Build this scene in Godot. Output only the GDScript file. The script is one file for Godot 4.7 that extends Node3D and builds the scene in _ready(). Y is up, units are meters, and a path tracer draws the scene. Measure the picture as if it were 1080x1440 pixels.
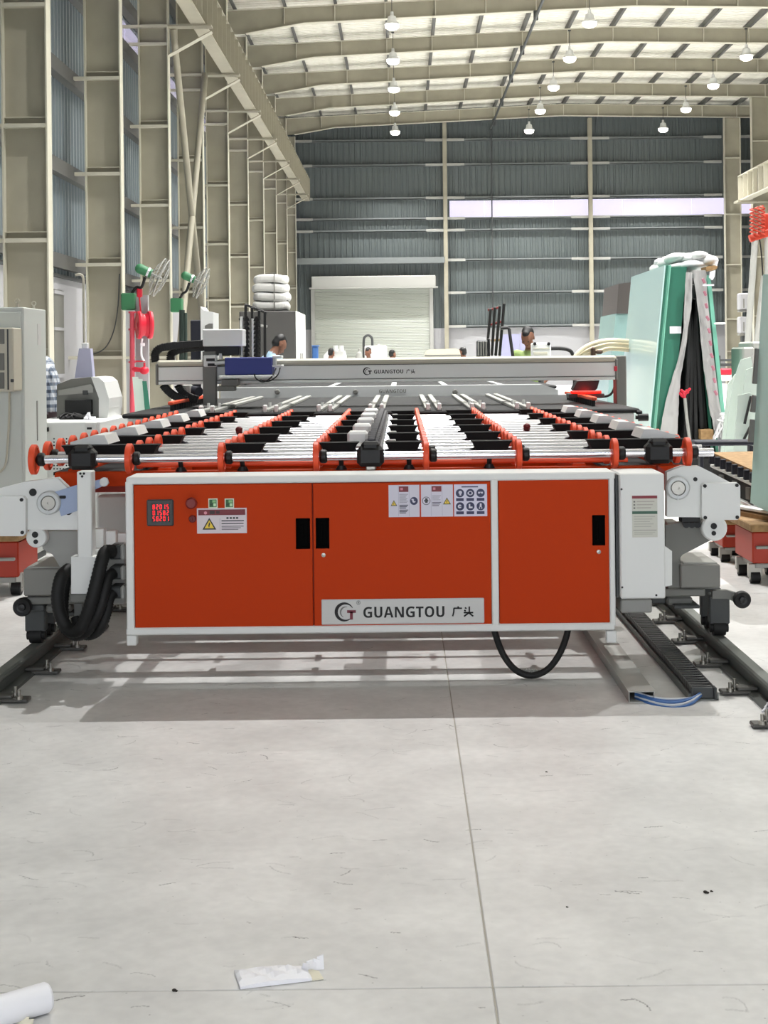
extends Node3D
# ---------------------------------------------------------------- constants
const F := 2080.0
const EYE := 1.5
const ROLL := 0.011
const VX := 565.0
const VY := 502.0
const BAY := 5.73
const COL0 := 21.9        # depth of the first left column in the frame
const BACK := 74.6        # depth of the gable wall
var used := {}
var M := {}
var rng := RandomNumberGenerator.new()

# a point of the hall: where the photo shows it (x, y) and how far it stands
func P(x: float, y: float, d: float) -> Vector3:
	var dx := x - VX
	var dy := y - VY
	return Vector3((dx - ROLL * dy) * d / F, EYE - (dy + ROLL * dx) * d / F, -d)

# ---------------------------------------------------------------- mesh builder
class MB:
	var v := PackedVector3Array()
	var n := PackedVector3Array()
	var c := PackedColorArray()
	var uv := PackedVector2Array()
	var col := Color.WHITE
	var t := Transform3D()
	func vert(p: Vector3, nn: Vector3, u := Vector2.ZERO) -> void:
		v.append(t * p); n.append((t.basis * nn).normalized()); c.append(col); uv.append(u)
	func tri(a: Vector3, b: Vector3, d: Vector3, na: Vector3, nb: Vector3, nd: Vector3, ua := Vector2.ZERO, ub := Vector2.ZERO, ud := Vector2.ZERO) -> void:
		if (d - a).cross(b - a).dot(na + nb + nd) < 0.0:
			vert(a, na, ua); vert(d, nd, ud); vert(b, nb, ub)
		else:
			vert(a, na, ua); vert(b, nb, ub); vert(d, nd, ud)
	func quad(a: Vector3, b: Vector3, d: Vector3, e: Vector3, nn: Vector3) -> void:
		tri(a, b, d, nn, nn, nn, Vector2(0, 1), Vector2(1, 1), Vector2(1, 0)); tri(a, d, e, nn, nn, nn, Vector2(0, 1), Vector2(1, 0), Vector2(0, 0))
	func face(a: Vector3, b: Vector3, d: Vector3, e: Vector3, away: Vector3) -> void:
		var nn := (b - a).cross(d - a).normalized()
		if nn.dot((a + d) * 0.5 - away) < 0.0: nn = -nn
		quad(a, b, d, e, nn)
	func box(ctr: Vector3, size: Vector3, ch := 0.0, bs := Basis()) -> void:
		var h := size * 0.5
		var k := minf(ch, minf(h.x, minf(h.y, h.z)) * 0.95)
		for ax in 3:
			var b := (ax + 1) % 3
			var d := (ax + 2) % 3
			for s in [-1.0, 1.0]:
				var nn := Vector3.ZERO
				nn[ax] = s
				var q: Array[Vector3] = []
				for m in [[-1, -1], [1, -1], [1, 1], [-1, 1]]:
					var p := Vector3.ZERO
					p[ax] = s * h[ax]; p[b] = m[0] * (h[b] - k); p[d] = m[1] * (h[d] - k)
					q.append(ctr + bs * p)
				quad(q[0], q[1], q[2], q[3], bs * nn)
		if k > 0.0:
			for ax in 3:
				var b := (ax + 1) % 3
				var d := (ax + 2) % 3
				for s in [-1.0, 1.0]:
					for w in [-1.0, 1.0]:
						var q: Array[Vector3] = []
						for m in [[-1, 0], [1, 0], [1, 1], [-1, 1]]:
							var p := Vector3.ZERO
							p[ax] = m[0] * (h[ax] - k)
							p[b] = s * (h[b] - (k if m[1] == 1 else 0.0)); p[d] = w * (h[d] - (0.0 if m[1] == 1 else k))
							q.append(ctr + bs * p)
						var nn := Vector3.ZERO
						nn[b] = s; nn[d] = w
						quad(q[0], q[1], q[2], q[3], bs * nn.normalized())
			for sx in [-1.0, 1.0]:
				for sy in [-1.0, 1.0]:
					for sz in [-1.0, 1.0]:
						var nn := bs * Vector3(sx, sy, sz).normalized()
						tri(ctr + bs * Vector3(sx * h.x, sy * (h.y - k), sz * (h.z - k)), ctr + bs * Vector3(sx * (h.x - k), sy * h.y, sz * (h.z - k)), ctr + bs * Vector3(sx * (h.x - k), sy * (h.y - k), sz * h.z), nn, nn, nn)
	func span(a: Vector3, b: Vector3, ch := 0.0) -> void:      # box between two opposite corners
		box((a + b) * 0.5, (b - a).abs(), ch)
	func bar(a: Vector3, b: Vector3, w: float, h: float, ch := 0.0) -> void:    # square bar from a to b
		var z := (b - a).normalized()
		var up := Vector3.UP if absf(z.y) < 0.95 else Vector3.RIGHT
		var x := up.cross(z).normalized()
		box((a + b) * 0.5, Vector3(w, h, a.distance_to(b)), ch, Basis(x, z.cross(x), z))
	func cyl(a: Vector3, b: Vector3, r0: float, r1 := -1.0, sides := 16, cap := true) -> void:
		if r1 < 0.0: r1 = r0
		var z := (b - a).normalized()
		var x := (Vector3.UP if absf(z.y) < 0.9 else Vector3.RIGHT).cross(z).normalized()
		var y := z.cross(x)
		for i in sides:
			var p := TAU * i / sides
			var q := TAU * (i + 1) / sides
			var e0 := x * cos(p) + y * sin(p)
			var e1 := x * cos(q) + y * sin(q)
			tri(a + e0 * r0, a + e1 * r0, b + e1 * r1, e0, e1, e1)
			if r1 > 0.0: tri(a + e0 * r0, b + e1 * r1, b + e0 * r1, e0, e1, e0)
			if cap:
				if r0 > 0.0: tri(a, a + e0 * r0, a + e1 * r0, -z, -z, -z)
				if r1 > 0.0: tri(b, b + e0 * r1, b + e1 * r1, z, z, z)
	func tube(pts: Array, r: float, sides := 8, rib := 0.0) -> void:
		var x := Vector3.ZERO
		var rings: Array = []
		for i in pts.size():
			var z: Vector3 = (pts[mini(i + 1, pts.size() - 1)] - pts[maxi(i - 1, 0)]).normalized()
			if x == Vector3.ZERO: x = (Vector3.UP if absf(z.y) < 0.9 else Vector3.RIGHT).cross(z)
			x = (x - z * x.dot(z)).normalized()
			var rr: float = r + (rib if i % 2 else 0.0)
			var ring: Array[Vector3] = []
			for k in sides:
				ring.append((x * cos(TAU * k / sides) + z.cross(x) * sin(TAU * k / sides)) * rr)
			rings.append(ring)
		for i in pts.size() - 1:
			for k in sides:
				var l: int = (k + 1) % sides
				var a: Vector3 = rings[i][k]
				var b: Vector3 = rings[i][l]
				var d: Vector3 = rings[i + 1][l]
				var e: Vector3 = rings[i + 1][k]
				tri(pts[i] + a, pts[i] + b, pts[i + 1] + d, a.normalized(), b.normalized(), d.normalized())
				tri(pts[i] + a, pts[i + 1] + d, pts[i + 1] + e, a.normalized(), d.normalized(), e.normalized())
		for s in [0, pts.size() - 1]:
			var nn: Vector3 = (pts[0] - pts[1]) if s == 0 else (pts[s] - pts[s - 1])
			for k in sides:
				tri(pts[s], pts[s] + rings[s][k], pts[s] + rings[s][(k + 1) % sides], nn.normalized(), nn.normalized(), nn.normalized())
	func prism(pts: Array, back: Vector3) -> void:       # an outline of points in one plane, pushed back
		var a: Vector3 = pts[0]
		var ex := Vector3.ZERO
		var nn := Vector3.ZERO
		for i in range(1, pts.size() - 1):
			nn += (pts[i] - a).cross(pts[i + 1] - a)
		nn = nn.normalized()
		ex = (pts[1] - a).normalized()
		var ey := nn.cross(ex)
		var flat := PackedVector2Array()
		for p in pts: flat.append(Vector2((p - a).dot(ex), (p - a).dot(ey)))
		var ix := Geometry2D.triangulate_polygon(flat)
		var fn := nn if nn.dot(back) < 0.0 else -nn
		for i in range(0, ix.size(), 3):
			tri(pts[ix[i]], pts[ix[i + 1]], pts[ix[i + 2]], fn, fn, fn)
			tri(pts[ix[i]] + back, pts[ix[i + 1]] + back, pts[ix[i + 2]] + back, -fn, -fn, -fn)
		var ccw := not Geometry2D.is_polygon_clockwise(flat)
		for i in pts.size():
			var p: Vector3 = pts[i]
			var q: Vector3 = pts[(i + 1) % pts.size()]
			var side: Vector3 = (q - p).cross(nn).normalized() * (1.0 if ccw else -1.0)
			quad(p, q, q + back, p + back, side)
	func lathe(prof: Array, at: Transform3D, sides := 24) -> void:    # (radius, height) pairs round the local y axis
		for i in prof.size() - 1:
			var p: Vector2 = prof[i]
			var q: Vector2 = prof[i + 1]
			var nn := Vector2(q.y - p.y, p.x - q.x).normalized()
			for k in sides:
				var a := TAU * k / sides
				var b := TAU * (k + 1) / sides
				var ea := Vector3(cos(a), 0, sin(a))
				var eb := Vector3(cos(b), 0, sin(b))
				var na := at.basis * (ea * nn.x + Vector3.UP * nn.y)
				var nb := at.basis * (eb * nn.x + Vector3.UP * nn.y)
				if p.x > 0.0: tri(at * (ea * p.x + Vector3.UP * p.y), at * (eb * p.x + Vector3.UP * p.y), at * (eb * q.x + Vector3.UP * q.y), na, nb, nb)
				if q.x > 0.0: tri(at * (ea * p.x + Vector3.UP * p.y), at * (eb * q.x + Vector3.UP * q.y), at * (ea * q.x + Vector3.UP * q.y), na, nb, na)
	func ball(ctr: Vector3, r: Vector3, seg := 12, bs := Basis()) -> void:
		var rows := int(seg / 2.0) + 1
		for i in rows:
			for k in seg:
				var q: Array[Vector3] = []
				for m in [[0, 0], [0, 1], [1, 1], [1, 0]]:
					var th: float = PI * (i + m[0]) / rows
					var ph: float = TAU * (k + m[1]) / seg
					q.append(Vector3(sin(th) * cos(ph), cos(th), sin(th) * sin(ph)))
				var w: Array[Vector3] = []
				var nn: Array[Vector3] = []
				for e in q:
					w.append(ctr + bs * (e * r)); nn.append((bs * (e / r)).normalized())
				if i < rows - 1: tri(w[0], w[2], w[3], nn[0], nn[2], nn[3])
				if i > 0: tri(w[0], w[1], w[2], nn[0], nn[1], nn[2])
	func mesh(base := Vector3.ZERO) -> ArrayMesh:
		var arr := []
		arr.resize(Mesh.ARRAY_MAX)
		var w := v
		if base != Vector3.ZERO:
			w = PackedVector3Array()
			for p in v: w.append(p - base)
		arr[Mesh.ARRAY_VERTEX] = w; arr[Mesh.ARRAY_NORMAL] = n; arr[Mesh.ARRAY_COLOR] = c; arr[Mesh.ARRAY_TEX_UV] = uv
		var m := ArrayMesh.new()
		m.add_surface_from_arrays(Mesh.PRIMITIVE_TRIANGLES, arr)
		return m

# a box whose front face fills the photo's rectangle at depth d0 and which reaches back to d1
func pbox(mb: MB, x0: float, y0: float, x1: float, y1: float, d0: float, d1: float, ch := 0.0) -> void:
	var c := P((x0 + x1) * 0.5, (y0 + y1) * 0.5, d0)
	var w := (x1 - x0) * d0 / F
	var h := (y1 - y0) * d0 / F
	mb.box(c + Vector3(0, 0, -(d1 - d0) * 0.5), Vector3(w, h, absf(d1 - d0)), ch)
func ppoly(mb: MB, pts: Array, d: float, thick: float) -> void:
	var q := []
	for p in pts: q.append(P(p[0], p[1], d))
	mb.prism(q, Vector3(0, 0, -thick))
func ppath(pts: Array, steps := 6) -> Array:      # a smooth line through (x, y, depth) points
	var cv := Curve3D.new()
	for i in pts.size():
		var a: Vector3 = P(pts[maxi(i - 1, 0)][0], pts[maxi(i - 1, 0)][1], pts[maxi(i - 1, 0)][2])
		var b: Vector3 = P(pts[mini(i + 1, pts.size() - 1)][0], pts[mini(i + 1, pts.size() - 1)][1], pts[mini(i + 1, pts.size() - 1)][2])
		cv.add_point(P(pts[i][0], pts[i][1], pts[i][2]), (a - b) / 6.0, (b - a) / 6.0)
	var out := []
	for i in (pts.size() - 1) * steps + 1:
		var s := float(i) / steps
		out.append(cv.samplef(s))
	return out

# ---------------------------------------------------------------- nodes
func numbered(called: String, parent: Node) -> String:
	var key := str(parent.get_instance_id()) + called
	used[key] = used.get(key, -1) + 1
	return called if used[key] == 0 else "%s_%03d" % [called, used[key]]
func tag(o: Node, label: String, category := "", group := "", kind := "") -> void:
	if label: o.set_meta("label", label)
	if category: o.set_meta("category", category)
	if group: o.set_meta("group", group)
	if kind: o.set_meta("kind", kind)
func thing(called: String, label: String, category: String, at := Vector3.ZERO, group := "", kind := "") -> Node3D:
	var o := Node3D.new()
	o.name = numbered(called, self)
	add_child(o, true)
	o.position = at
	o.set_meta("base_at", at)
	tag(o, label, category, group, kind)
	return o
func part(parent: Node3D, called: String, mb: MB, m: Material, label := "") -> MeshInstance3D:
	var o := MeshInstance3D.new()
	o.name = numbered(called, parent)
	var base: Vector3 = parent.get_meta("base_at")
	o.mesh = mb.mesh(base)
	o.material_override = m
	o.set_meta("base_at", base)
	parent.add_child(o, true)
	if label: o.set_meta("label", label)
	return o
func put(parent: Node3D, called: String, mesh: Mesh, m: Material, at: Transform3D) -> MeshInstance3D:   # a shared mesh, placed in the world
	var o := MeshInstance3D.new()
	o.name = numbered(called, parent)
	o.mesh = mesh
	o.material_override = m
	parent.add_child(o, true)
	o.set_meta("base_at", at.origin)
	o.transform = Transform3D(at.basis, at.origin - parent.get_meta("base_at", Vector3.ZERO))
	return o
func mat(called: String, col: Color, rough := 0.6, metal := 0.0, emit := 0.0) -> StandardMaterial3D:
	var m := StandardMaterial3D.new()
	m.resource_name = called
	m.albedo_color = col
	m.roughness = rough
	m.metallic = metal
	if emit > 0.0:
		m.emission_enabled = true; m.emission = col; m.emission_energy_multiplier = emit
	M[called] = m
	return m
func noise_tex(freq: float, lo: Color, hi: Color, size := 512, seed_ := 1, oct := 4) -> NoiseTexture2D:
	var nz := FastNoiseLite.new()
	nz.seed = seed_; nz.frequency = freq; nz.fractal_octaves = oct
	var t := NoiseTexture2D.new()
	t.width = size; t.height = size; t.seamless = true; t.noise = nz
	var g := Gradient.new()
	g.set_color(0, lo); g.set_color(1, hi)
	t.color_ramp = g
	return t
func tri_map(m: StandardMaterial3D, tex: Texture2D, scale: float) -> void:
	m.albedo_texture = tex
	m.uv1_triplanar = true; m.uv1_world_triplanar = true
	m.uv1_scale = Vector3.ONE * scale

func _ready() -> void:
	rng.seed = 7
	# ------------------------------------------------ camera, sky, light
	var cam := Camera3D.new()
	cam.name = "camera"
	cam.projection = Camera3D.PROJECTION_FRUSTUM
	cam.near = 0.1
	cam.far = 200.0
	cam.size = 1440.0 / F * cam.near
	cam.frustum_offset = Vector2((540.0 - VX) / F, (VY - 720.0) / F) * cam.near
	add_child(cam)
	var rx := Vector3(1, -ROLL, 0).normalized()
	var uy := Vector3(ROLL, 1, 0).normalized()
	cam.transform = Transform3D(Basis(rx, uy, Vector3(0, 0, 1)), Vector3(0, EYE, 0))
	cam.current = true
	var we := WorldEnvironment.new()
	we.name = "world"
	var env := Environment.new()
	var sky := Sky.new()
	var sm := ProceduralSkyMaterial.new()
	sm.sky_top_color = Color(0.80, 0.78, 0.92)
	sm.sky_horizon_color = Color(0.93, 0.90, 1.0)
	sm.ground_horizon_color = Color(0.6, 0.58, 0.56)
	sm.ground_bottom_color = Color(0.4, 0.39, 0.37)
	sky.sky_material = sm
	env.background_mode = Environment.BG_SKY
	env.sky = sky
	env.background_energy_multiplier = 1.5
	env.tonemap_mode = Environment.TONE_MAPPER_LINEAR
	env.tonemap_exposure = 1.0
	env.sdfgi_enabled = true
	env.ssao_enabled = true
	env.ssil_enabled = true
	we.environment = env
	add_child(we)
	materials()
	lamps(LAMP_ENERGY)
	hall()
	floor_and_tracks()
	roller_bed()
	control_box()
	side_arms()
	cutting_tables()
	bridge()
	left_side()
	back_side()
	right_side()
	people()
	litter()

const DAY_ENERGY := 76.0
const LAMP_ENERGY := 96.0

func materials() -> void:
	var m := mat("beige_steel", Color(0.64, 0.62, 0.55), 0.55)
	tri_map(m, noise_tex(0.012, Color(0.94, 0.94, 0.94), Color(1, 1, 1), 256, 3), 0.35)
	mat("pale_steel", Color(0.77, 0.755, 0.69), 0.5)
	m = mat("cladding", Color(0.385, 0.415, 0.415), 0.45, 0.3)
	m = mat("roof_sheet", Color(0.93, 0.92, 0.88), 0.75)
	tri_map(m, noise_tex(0.02, Color(0.90, 0.895, 0.88), Color(1, 1, 1), 256, 9), 0.5)
	mat("plaster", Color(0.63, 0.63, 0.64), 0.8)
	m = mat("daylight_panel", Color(0.93, 0.95, 1.0), 0.5, 0.0, 1.0)
	m = mat("sheet_pane", Color(0.94, 0.92, 1.0, 0.12), 0.1)
	m.transparency = BaseMaterial3D.TRANSPARENCY_ALPHA
	mat("white_paint", Color(0.90, 0.905, 0.895), 0.45)
	mat("grey_paint", Color(0.62, 0.62, 0.60), 0.5)
	mat("mid_grey", Color(0.46, 0.46, 0.44), 0.55)
	mat("dark_grey", Color(0.26, 0.27, 0.27), 0.55)
	m = mat("orange_paint", Color(0.75, 0.235, 0.06), 0.55)
	m.metallic_specular = 0.22
	mat("orange_wheel", Color(0.93, 0.32, 0.16), 0.5)
	mat("dark_orange", Color(0.62, 0.16, 0.07), 0.55)
	mat("dark_red", Color(0.42, 0.05, 0.06), 0.5)
	mat("black_plastic", Color(0.03, 0.03, 0.032), 0.55)
	m = mat("handle_black", Color(0.012, 0.012, 0.012), 0.7)
	m.metallic_specular = 0.15
	mat("box_grey", Color(0.50, 0.495, 0.475), 0.5)
	mat("black_rubber", Color(0.045, 0.045, 0.045), 0.65)
	mat("black_felt", Color(0.03, 0.03, 0.032), 0.9)
	mat("chrome", Color(0.95, 0.95, 0.98), 0.22, 1.0)
	mat("steel", Color(0.66, 0.65, 0.62), 0.35, 0.9)
	mat("dark_steel", Color(0.20, 0.20, 0.20), 0.45, 0.7)
	mat("rail_steel", Color(0.42, 0.435, 0.42), 0.5, 0.1)
	mat("clamp_steel", Color(0.36, 0.355, 0.34), 0.5, 0.2)
	mat("chain_grey", Color(0.30, 0.30, 0.30), 0.5)
	mat("galvanised", Color(0.66, 0.66, 0.64), 0.5)
	mat("girt_steel", Color(0.33, 0.33, 0.32), 0.6)
	mat("gable_girt", Color(0.46, 0.48, 0.48), 0.55)
	mat("side_cladding", Color(0.52, 0.56, 0.58), 0.38, 0.3)
	mat("felt_top", Color(0.085, 0.088, 0.092), 0.8)
	mat("alu", Color(0.78, 0.79, 0.79), 0.4, 0.15)
	mat("blue_box", Color(0.11, 0.18, 0.52), 0.5)
	mat("blue_film", Color(0.62, 0.68, 0.80), 0.35)
	mat("green_paint", Color(0.22, 0.48, 0.32), 0.5)
	mat("red_paint", Color(0.78, 0.10, 0.20), 0.45)
	mat("pink_pipe", Color(0.80, 0.30, 0.36), 0.5)
	mat("wood", Color(0.66, 0.53, 0.36), 0.75)
	tri_map(M.wood, noise_tex(0.03, Color(0.78, 0.76, 0.72), Color(1, 1, 1), 256, 5), 2.0)
	mat("cable_blue", Color(0.25, 0.42, 0.66), 0.5)
	mat("cable_white", Color(0.80, 0.82, 0.84), 0.5)
	mat("glass_face", Color(0.73, 0.84, 0.83), 0.15)
	mat("glass_green", Color(0.22, 0.46, 0.38), 0.2)
	mat("glass_edge", Color(0.48, 0.74, 0.65), 0.2)
	mat("glass_pale", Color(0.75, 0.80, 0.765), 0.25)
	m = mat("film", Color(0.93, 0.93, 0.94, 0.72), 0.4)
	m.transparency = BaseMaterial3D.TRANSPARENCY_ALPHA
	m.cull_mode = BaseMaterial3D.CULL_DISABLED
	mat("film_thick", Color(0.80, 0.80, 0.80), 0.35)
	mat("film_grey", Color(0.68, 0.675, 0.67), 0.4)
	mat("sack", Color(0.80, 0.80, 0.79), 0.6)
	mat("beige_hose", Color(0.86, 0.80, 0.68), 0.5)
	mat("paper", Color(0.95, 0.95, 0.97), 0.6)
	mat("print_black", Color(0.04, 0.04, 0.04), 0.6)
	mat("print_maroon", Color(0.45, 0.10, 0.18), 0.5)
	mat("red_light", Color(1.0, 0.14, 0.06), 0.4, 0.0, 0.8)
	mat("lamp_face", Color(1.0, 0.98, 0.96), 0.4, 0.0, 5.0)
	mat("skin", Color(0.42, 0.27, 0.20), 0.6)
	mat("hair", Color(0.035, 0.03, 0.03), 0.6)
	m = mat("body", Color.WHITE, 0.75)
	m.vertex_color_use_as_albedo = true
	m.vertex_color_is_srgb = true
	mat("khaki", Color(0.42, 0.37, 0.30), 0.8)
	mat("plate", Color(0.80, 0.80, 0.79), 0.4)
	mat("red_dull", Color(0.50, 0.10, 0.08), 0.45)
	mat("navy", Color(0.07, 0.08, 0.14), 0.6)
	mat("cab_grey", Color(0.80, 0.82, 0.80), 0.5)
	mat("far_grey", Color(0.27, 0.265, 0.26), 0.6)
	mat("lavender", Color(0.80, 0.80, 0.91), 0.4)
	mat("violet_sheet", Color(0.62, 0.62, 0.74), 0.4)
	mat("dark_green", Color(0.10, 0.17, 0.14), 0.6)
	mat("trolley_red", Color(0.66, 0.18, 0.07), 0.5)
	mat("wood_dark", Color(0.25, 0.17, 0.12), 0.7)
	mat("print_pink", Color(0.66, 0.42, 0.48), 0.6)
	mat("dark_brown", Color(0.30, 0.28, 0.27), 0.6)
	mat("glass_teal", Color(0.76, 0.89, 0.85), 0.25)
	mat("cream", Color(0.88, 0.86, 0.78), 0.7)
	mat("belt_grey", Color(0.36, 0.36, 0.37), 0.55)
	mat("glass_far", Color(0.56, 0.68, 0.67), 0.25)
	mat("soil", Color(0.16, 0.14, 0.12), 0.9)

# ---------------------------------------------------------------- lamps
const ROWS := [-0.2, 6.25, 12.7]
const ROW_WORDS := ["row over the machine", "row beside the dark roof pipe", "row nearest the right columns"]
const NTH := ["first", "second", "third", "fourth", "fifth", "sixth", "seventh", "eighth", "ninth", "tenth", "eleventh", "twelfth", "thirteenth"]
func lamps(energy: float) -> void:
	for r in 3:
		for k in 13:
			var d := 71.2 - BAY * k if k < 11 else -4.5 - BAY * (k - 11)
			var at := Vector3(ROWS[r], 12.35, -d)
			var label: String = "round high bay lamp, %s from the gable, %s" % [NTH[k], ROW_WORDS[r]] if k < 5 else "high bay lamp above the view, %s from the gable, %s" % [NTH[k], ROW_WORDS[r]]
			var o := thing("ceiling_lamp", label, "lamp", at, "high bay lamps under the roof")
			var b := MB.new()
			b.lathe([Vector2(0.0, 0.42), Vector2(0.05, 0.42), Vector2(0.06, 0.30), Vector2(0.13, 0.26), Vector2(0.16, 0.10), Vector2(0.25, 0.02), Vector2(0.25, 0.0), Vector2(0.225, 0.0)], Transform3D(Basis(), at))
			part(o, "housing", b, M.white_paint)
			b = MB.new()
			b.cyl(at + Vector3(0, 0.42, 0), at + Vector3(0, 1.0, 0), 0.012, -1, 6)
			b.box(at + Vector3(0, 1.0, 0), Vector3(0.1, 0.04, 0.1))
			part(o, "hanger", b, M.dark_grey)
			b = MB.new()
			b.lathe([Vector2(0.0, -0.18), Vector2(0.13, -0.165), Vector2(0.22, -0.10), Vector2(0.235, 0.0)], Transform3D(Basis(), at))
			part(o, "lens", b, M.lamp_face)
			var s := SpotLight3D.new()
			s.name = "lamp_light"
			s.light_energy = energy * ((0.52 if k == 11 else 0.36) if k > 10 else 1.40)
			s.light_color = Color(1.0, 0.995, 0.985)
			s.spot_angle = 58.0
			s.spot_angle_attenuation = 1.0
			s.spot_range = 120.0
			s.spot_attenuation = 2.0
			s.light_size = 0.07
			s.shadow_enabled = true
			o.add_child(s)
			s.position = Vector3(0, -0.2, 0)
			s.rotation_degrees = Vector3(-90, 0, 0)

# ---------------------------------------------------------------- the hall
func soffit(x: float) -> float:        # underside of the rafters
	if x < 8.0: return lerpf(12.85, 13.4, clampf((x + 5.2) / 13.2, -0.1, 1.0))
	return lerpf(13.4, 13.1, (x - 8.0) / 15.0)
func ribs(o: Node3D, a: Vector3, along: Vector3, up: Vector3, nn: Vector3, width: float, pitch: float, m: Material, called: String) -> void:
	var b := MB.new()               # trapezoid sheet: a is a corner, ribs stand along up
	var count := int(width / pitch)
	for i in count:
		var q := [0.0, 0.55, 0.65, 0.9, 1.0]
		var h := [0.0, 0.0, 0.035, 0.035, 0.0]
		for k in 4:
			var p0: Vector3 = a + along * (pitch * (i + q[k])) + nn * h[k]
			var p1: Vector3 = a + along * (pitch * (i + q[k + 1])) + nn * h[k + 1]
			var n2 := (p1 - p0).cross(up).normalized()
			if n2.dot(nn) < 0.0: n2 = -n2
			b.quad(p0, p1, p1 + up, p0 + up, n2)
	part(o, called, b, m)

func hall() -> void:
	# left wall: masonry below, ribbed sheet above, a strip of translucent panes near the top
	var w := thing("wall_left", "grey ribbed sheet wall over white masonry behind the left columns", "wall", Vector3(-6.0, 0, -36), "", "structure")
	var b := MB.new()
	b.span(Vector3(-6.5, 0, 12), Vector3(-6.2, 3.0, -BACK))
	part(w, "masonry", b, M.plaster)
	b = MB.new()
	b.span(Vector3(-6.5, 3.0, 12), Vector3(-6.13, 3.06, -BACK))
	part(w, "coping", b, M.dark_grey)
	for s in [[3.06, 8.55], [9.36, 14.4]]:
		b = MB.new()
		b.span(Vector3(-6.37, s[0], 12), Vector3(-6.31, s[1], -BACK))
		part(w, "backing", b, M.side_cladding)
		ribs(w, Vector3(-6.3, s[0], 12), Vector3(0, 0, -1), Vector3(0, s[1] - s[0], 0), Vector3(1, 0, 0), BACK + 12.0, 0.25, M.side_cladding, "ribbed_sheet")
	for y in [3.28, 4.97, 6.75, 8.45, 9.46, 11.1, 12.6]:
		b = MB.new()
		b.span(Vector3(-6.27, y - 0.1, 12), Vector3(-6.07, y + 0.1, -BACK + 0.2))
		b.span(Vector3(-6.09, y - 0.13, 12), Vector3(-6.05, y + 0.13, -BACK + 0.2))
		part(w, "girt", b, M.girt_steel)
	var win := thing("window_1", "translucent daylight strip high in the left wall", "window", Vector3(-6.3, 8.55, -36), "", "structure")
	for k in 15:
		b = MB.new()
		var z0 := 12.0 - k * (BACK + 12.0) / 15.0
		b.span(Vector3(-6.32, 8.55, z0 - 0.02), Vector3(-6.315, 9.36, z0 - (BACK + 12.0) / 15.0 + 0.02))
		part(win, "pane", b, M.sheet_pane)
	# gable wall
	w = thing("wall_back", "grey ribbed sheet gable wall with steel girts and white masonry foot", "wall", Vector3(9, 0, -BACK), "", "structure")
	b = MB.new()
	b.span(Vector3(-6.5, 0, -BACK), Vector3(-4.35, 2.93, -BACK - 0.3))
	b.span(Vector3(1.45, 0, -BACK), Vector3(23.5, 2.93, -BACK - 0.3))
	part(w, "masonry", b, M.plaster)
	for s in [[-6.5, -4.35, 2.93, 8.53], [-4.35, 1.45, 5.0, 8.53], [1.45, 23.5, 2.93, 8.53], [-6.5, 2.5, 8.53, 9.36], [-6.5, 23.5, 9.36, 14.6]]:
		b = MB.new()
		b.span(Vector3(s[0], s[2], -BACK - 0.14), Vector3(s[1], s[3], -BACK - 0.10))
		part(w, "backing", b, M.cladding)
		ribs(w, Vector3(s[0], s[2], -BACK - 0.09), Vector3(1, 0, 0), Vector3(0, s[3] - s[2], 0), Vector3(0, 0, 1), s[1] - s[0], 0.29, M.cladding, "ribbed_sheet")
	for y in [3.0, 4.7, 6.35, 7.85, 8.45, 9.48, 11.15, 12.4]:
		for s in [[-5.3, 2.2], [2.35, 9.5], [9.65, 16.2], [16.9, 23.4]]:
			if y < 5.0 and s[0] < -5.0:
				continue
			b = MB.new()
			b.span(Vector3(s[0], y - 0.05, -BACK + 0.16), Vector3(s[1], y - 0.01, -BACK - 0.05))
			b.span(Vector3(s[0], y - 0.05, -BACK + 0.16), Vector3(s[1], y + 0.06, -BACK + 0.14))
			var gi := part(w, "girt", b, M.gable_girt)
			b = MB.new()
			for e in [s[0], s[1] - 0.9]:
				b.span(Vector3(e, y - 0.06, -BACK + 0.2), Vector3(e + 0.9, y + 0.07, -BACK + 0.17))
			part(gi, "splice", b, M.galvanised)
	win = thing("window_2", "long translucent daylight strip of pale violet panes in the gable wall", "window", Vector3(9, 8.53, -BACK), "", "structure")
	for k in 12:
		b = MB.new()
		b.span(Vector3(2.52 + k * 1.745, 8.55, -BACK - 0.12), Vector3(2.52 + k * 1.745 + 1.72, 9.34, -BACK - 0.115))
		part(win, "pane", b, M.sheet_pane)
	# roll-up door
	var dr := thing("door_1", "large pale roll-up shutter door in the gable wall", "door", Vector3(-1.45, 0, -BACK), "", "structure")
	b = MB.new()
	for i in 62:
		var y := i * 0.08
		b.quad(Vector3(-4.35, y, -BACK + 0.06), Vector3(1.42, y, -BACK + 0.06), Vector3(1.42, y + 0.045, -BACK + 0.085), Vector3(-4.35, y + 0.045, -BACK + 0.085), Vector3(0, -0.3, 1).normalized())
		b.quad(Vector3(-4.35, y + 0.045, -BACK + 0.085), Vector3(1.42, y + 0.045, -BACK + 0.085), Vector3(1.42, y + 0.08, -BACK + 0.06), Vector3(-4.35, y + 0.08, -BACK + 0.06), Vector3(0, 0.6, 0.8))
	b.span(Vector3(-4.4, 0, -BACK), Vector3(1.45, 5.0, -BACK + 0.04))
	M.shutter = M.pale_steel.duplicate()
	M.shutter.albedo_color = Color(0.66, 0.675, 0.64); M.shutter.roughness = 0.45
	part(dr, "shutter", b, M.shutter)
	b = MB.new()
	b.span(Vector3(-4.5, 4.98, -BACK + 0.02), Vector3(1.75, 5.58, -BACK + 0.6), 0.05)
	b.span(Vector3(-4.6, 4.95, -BACK + 0.02), Vector3(1.85, 5.02, -BACK + 0.66))
	part(dr, "hood", b, M.galvanised)
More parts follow.
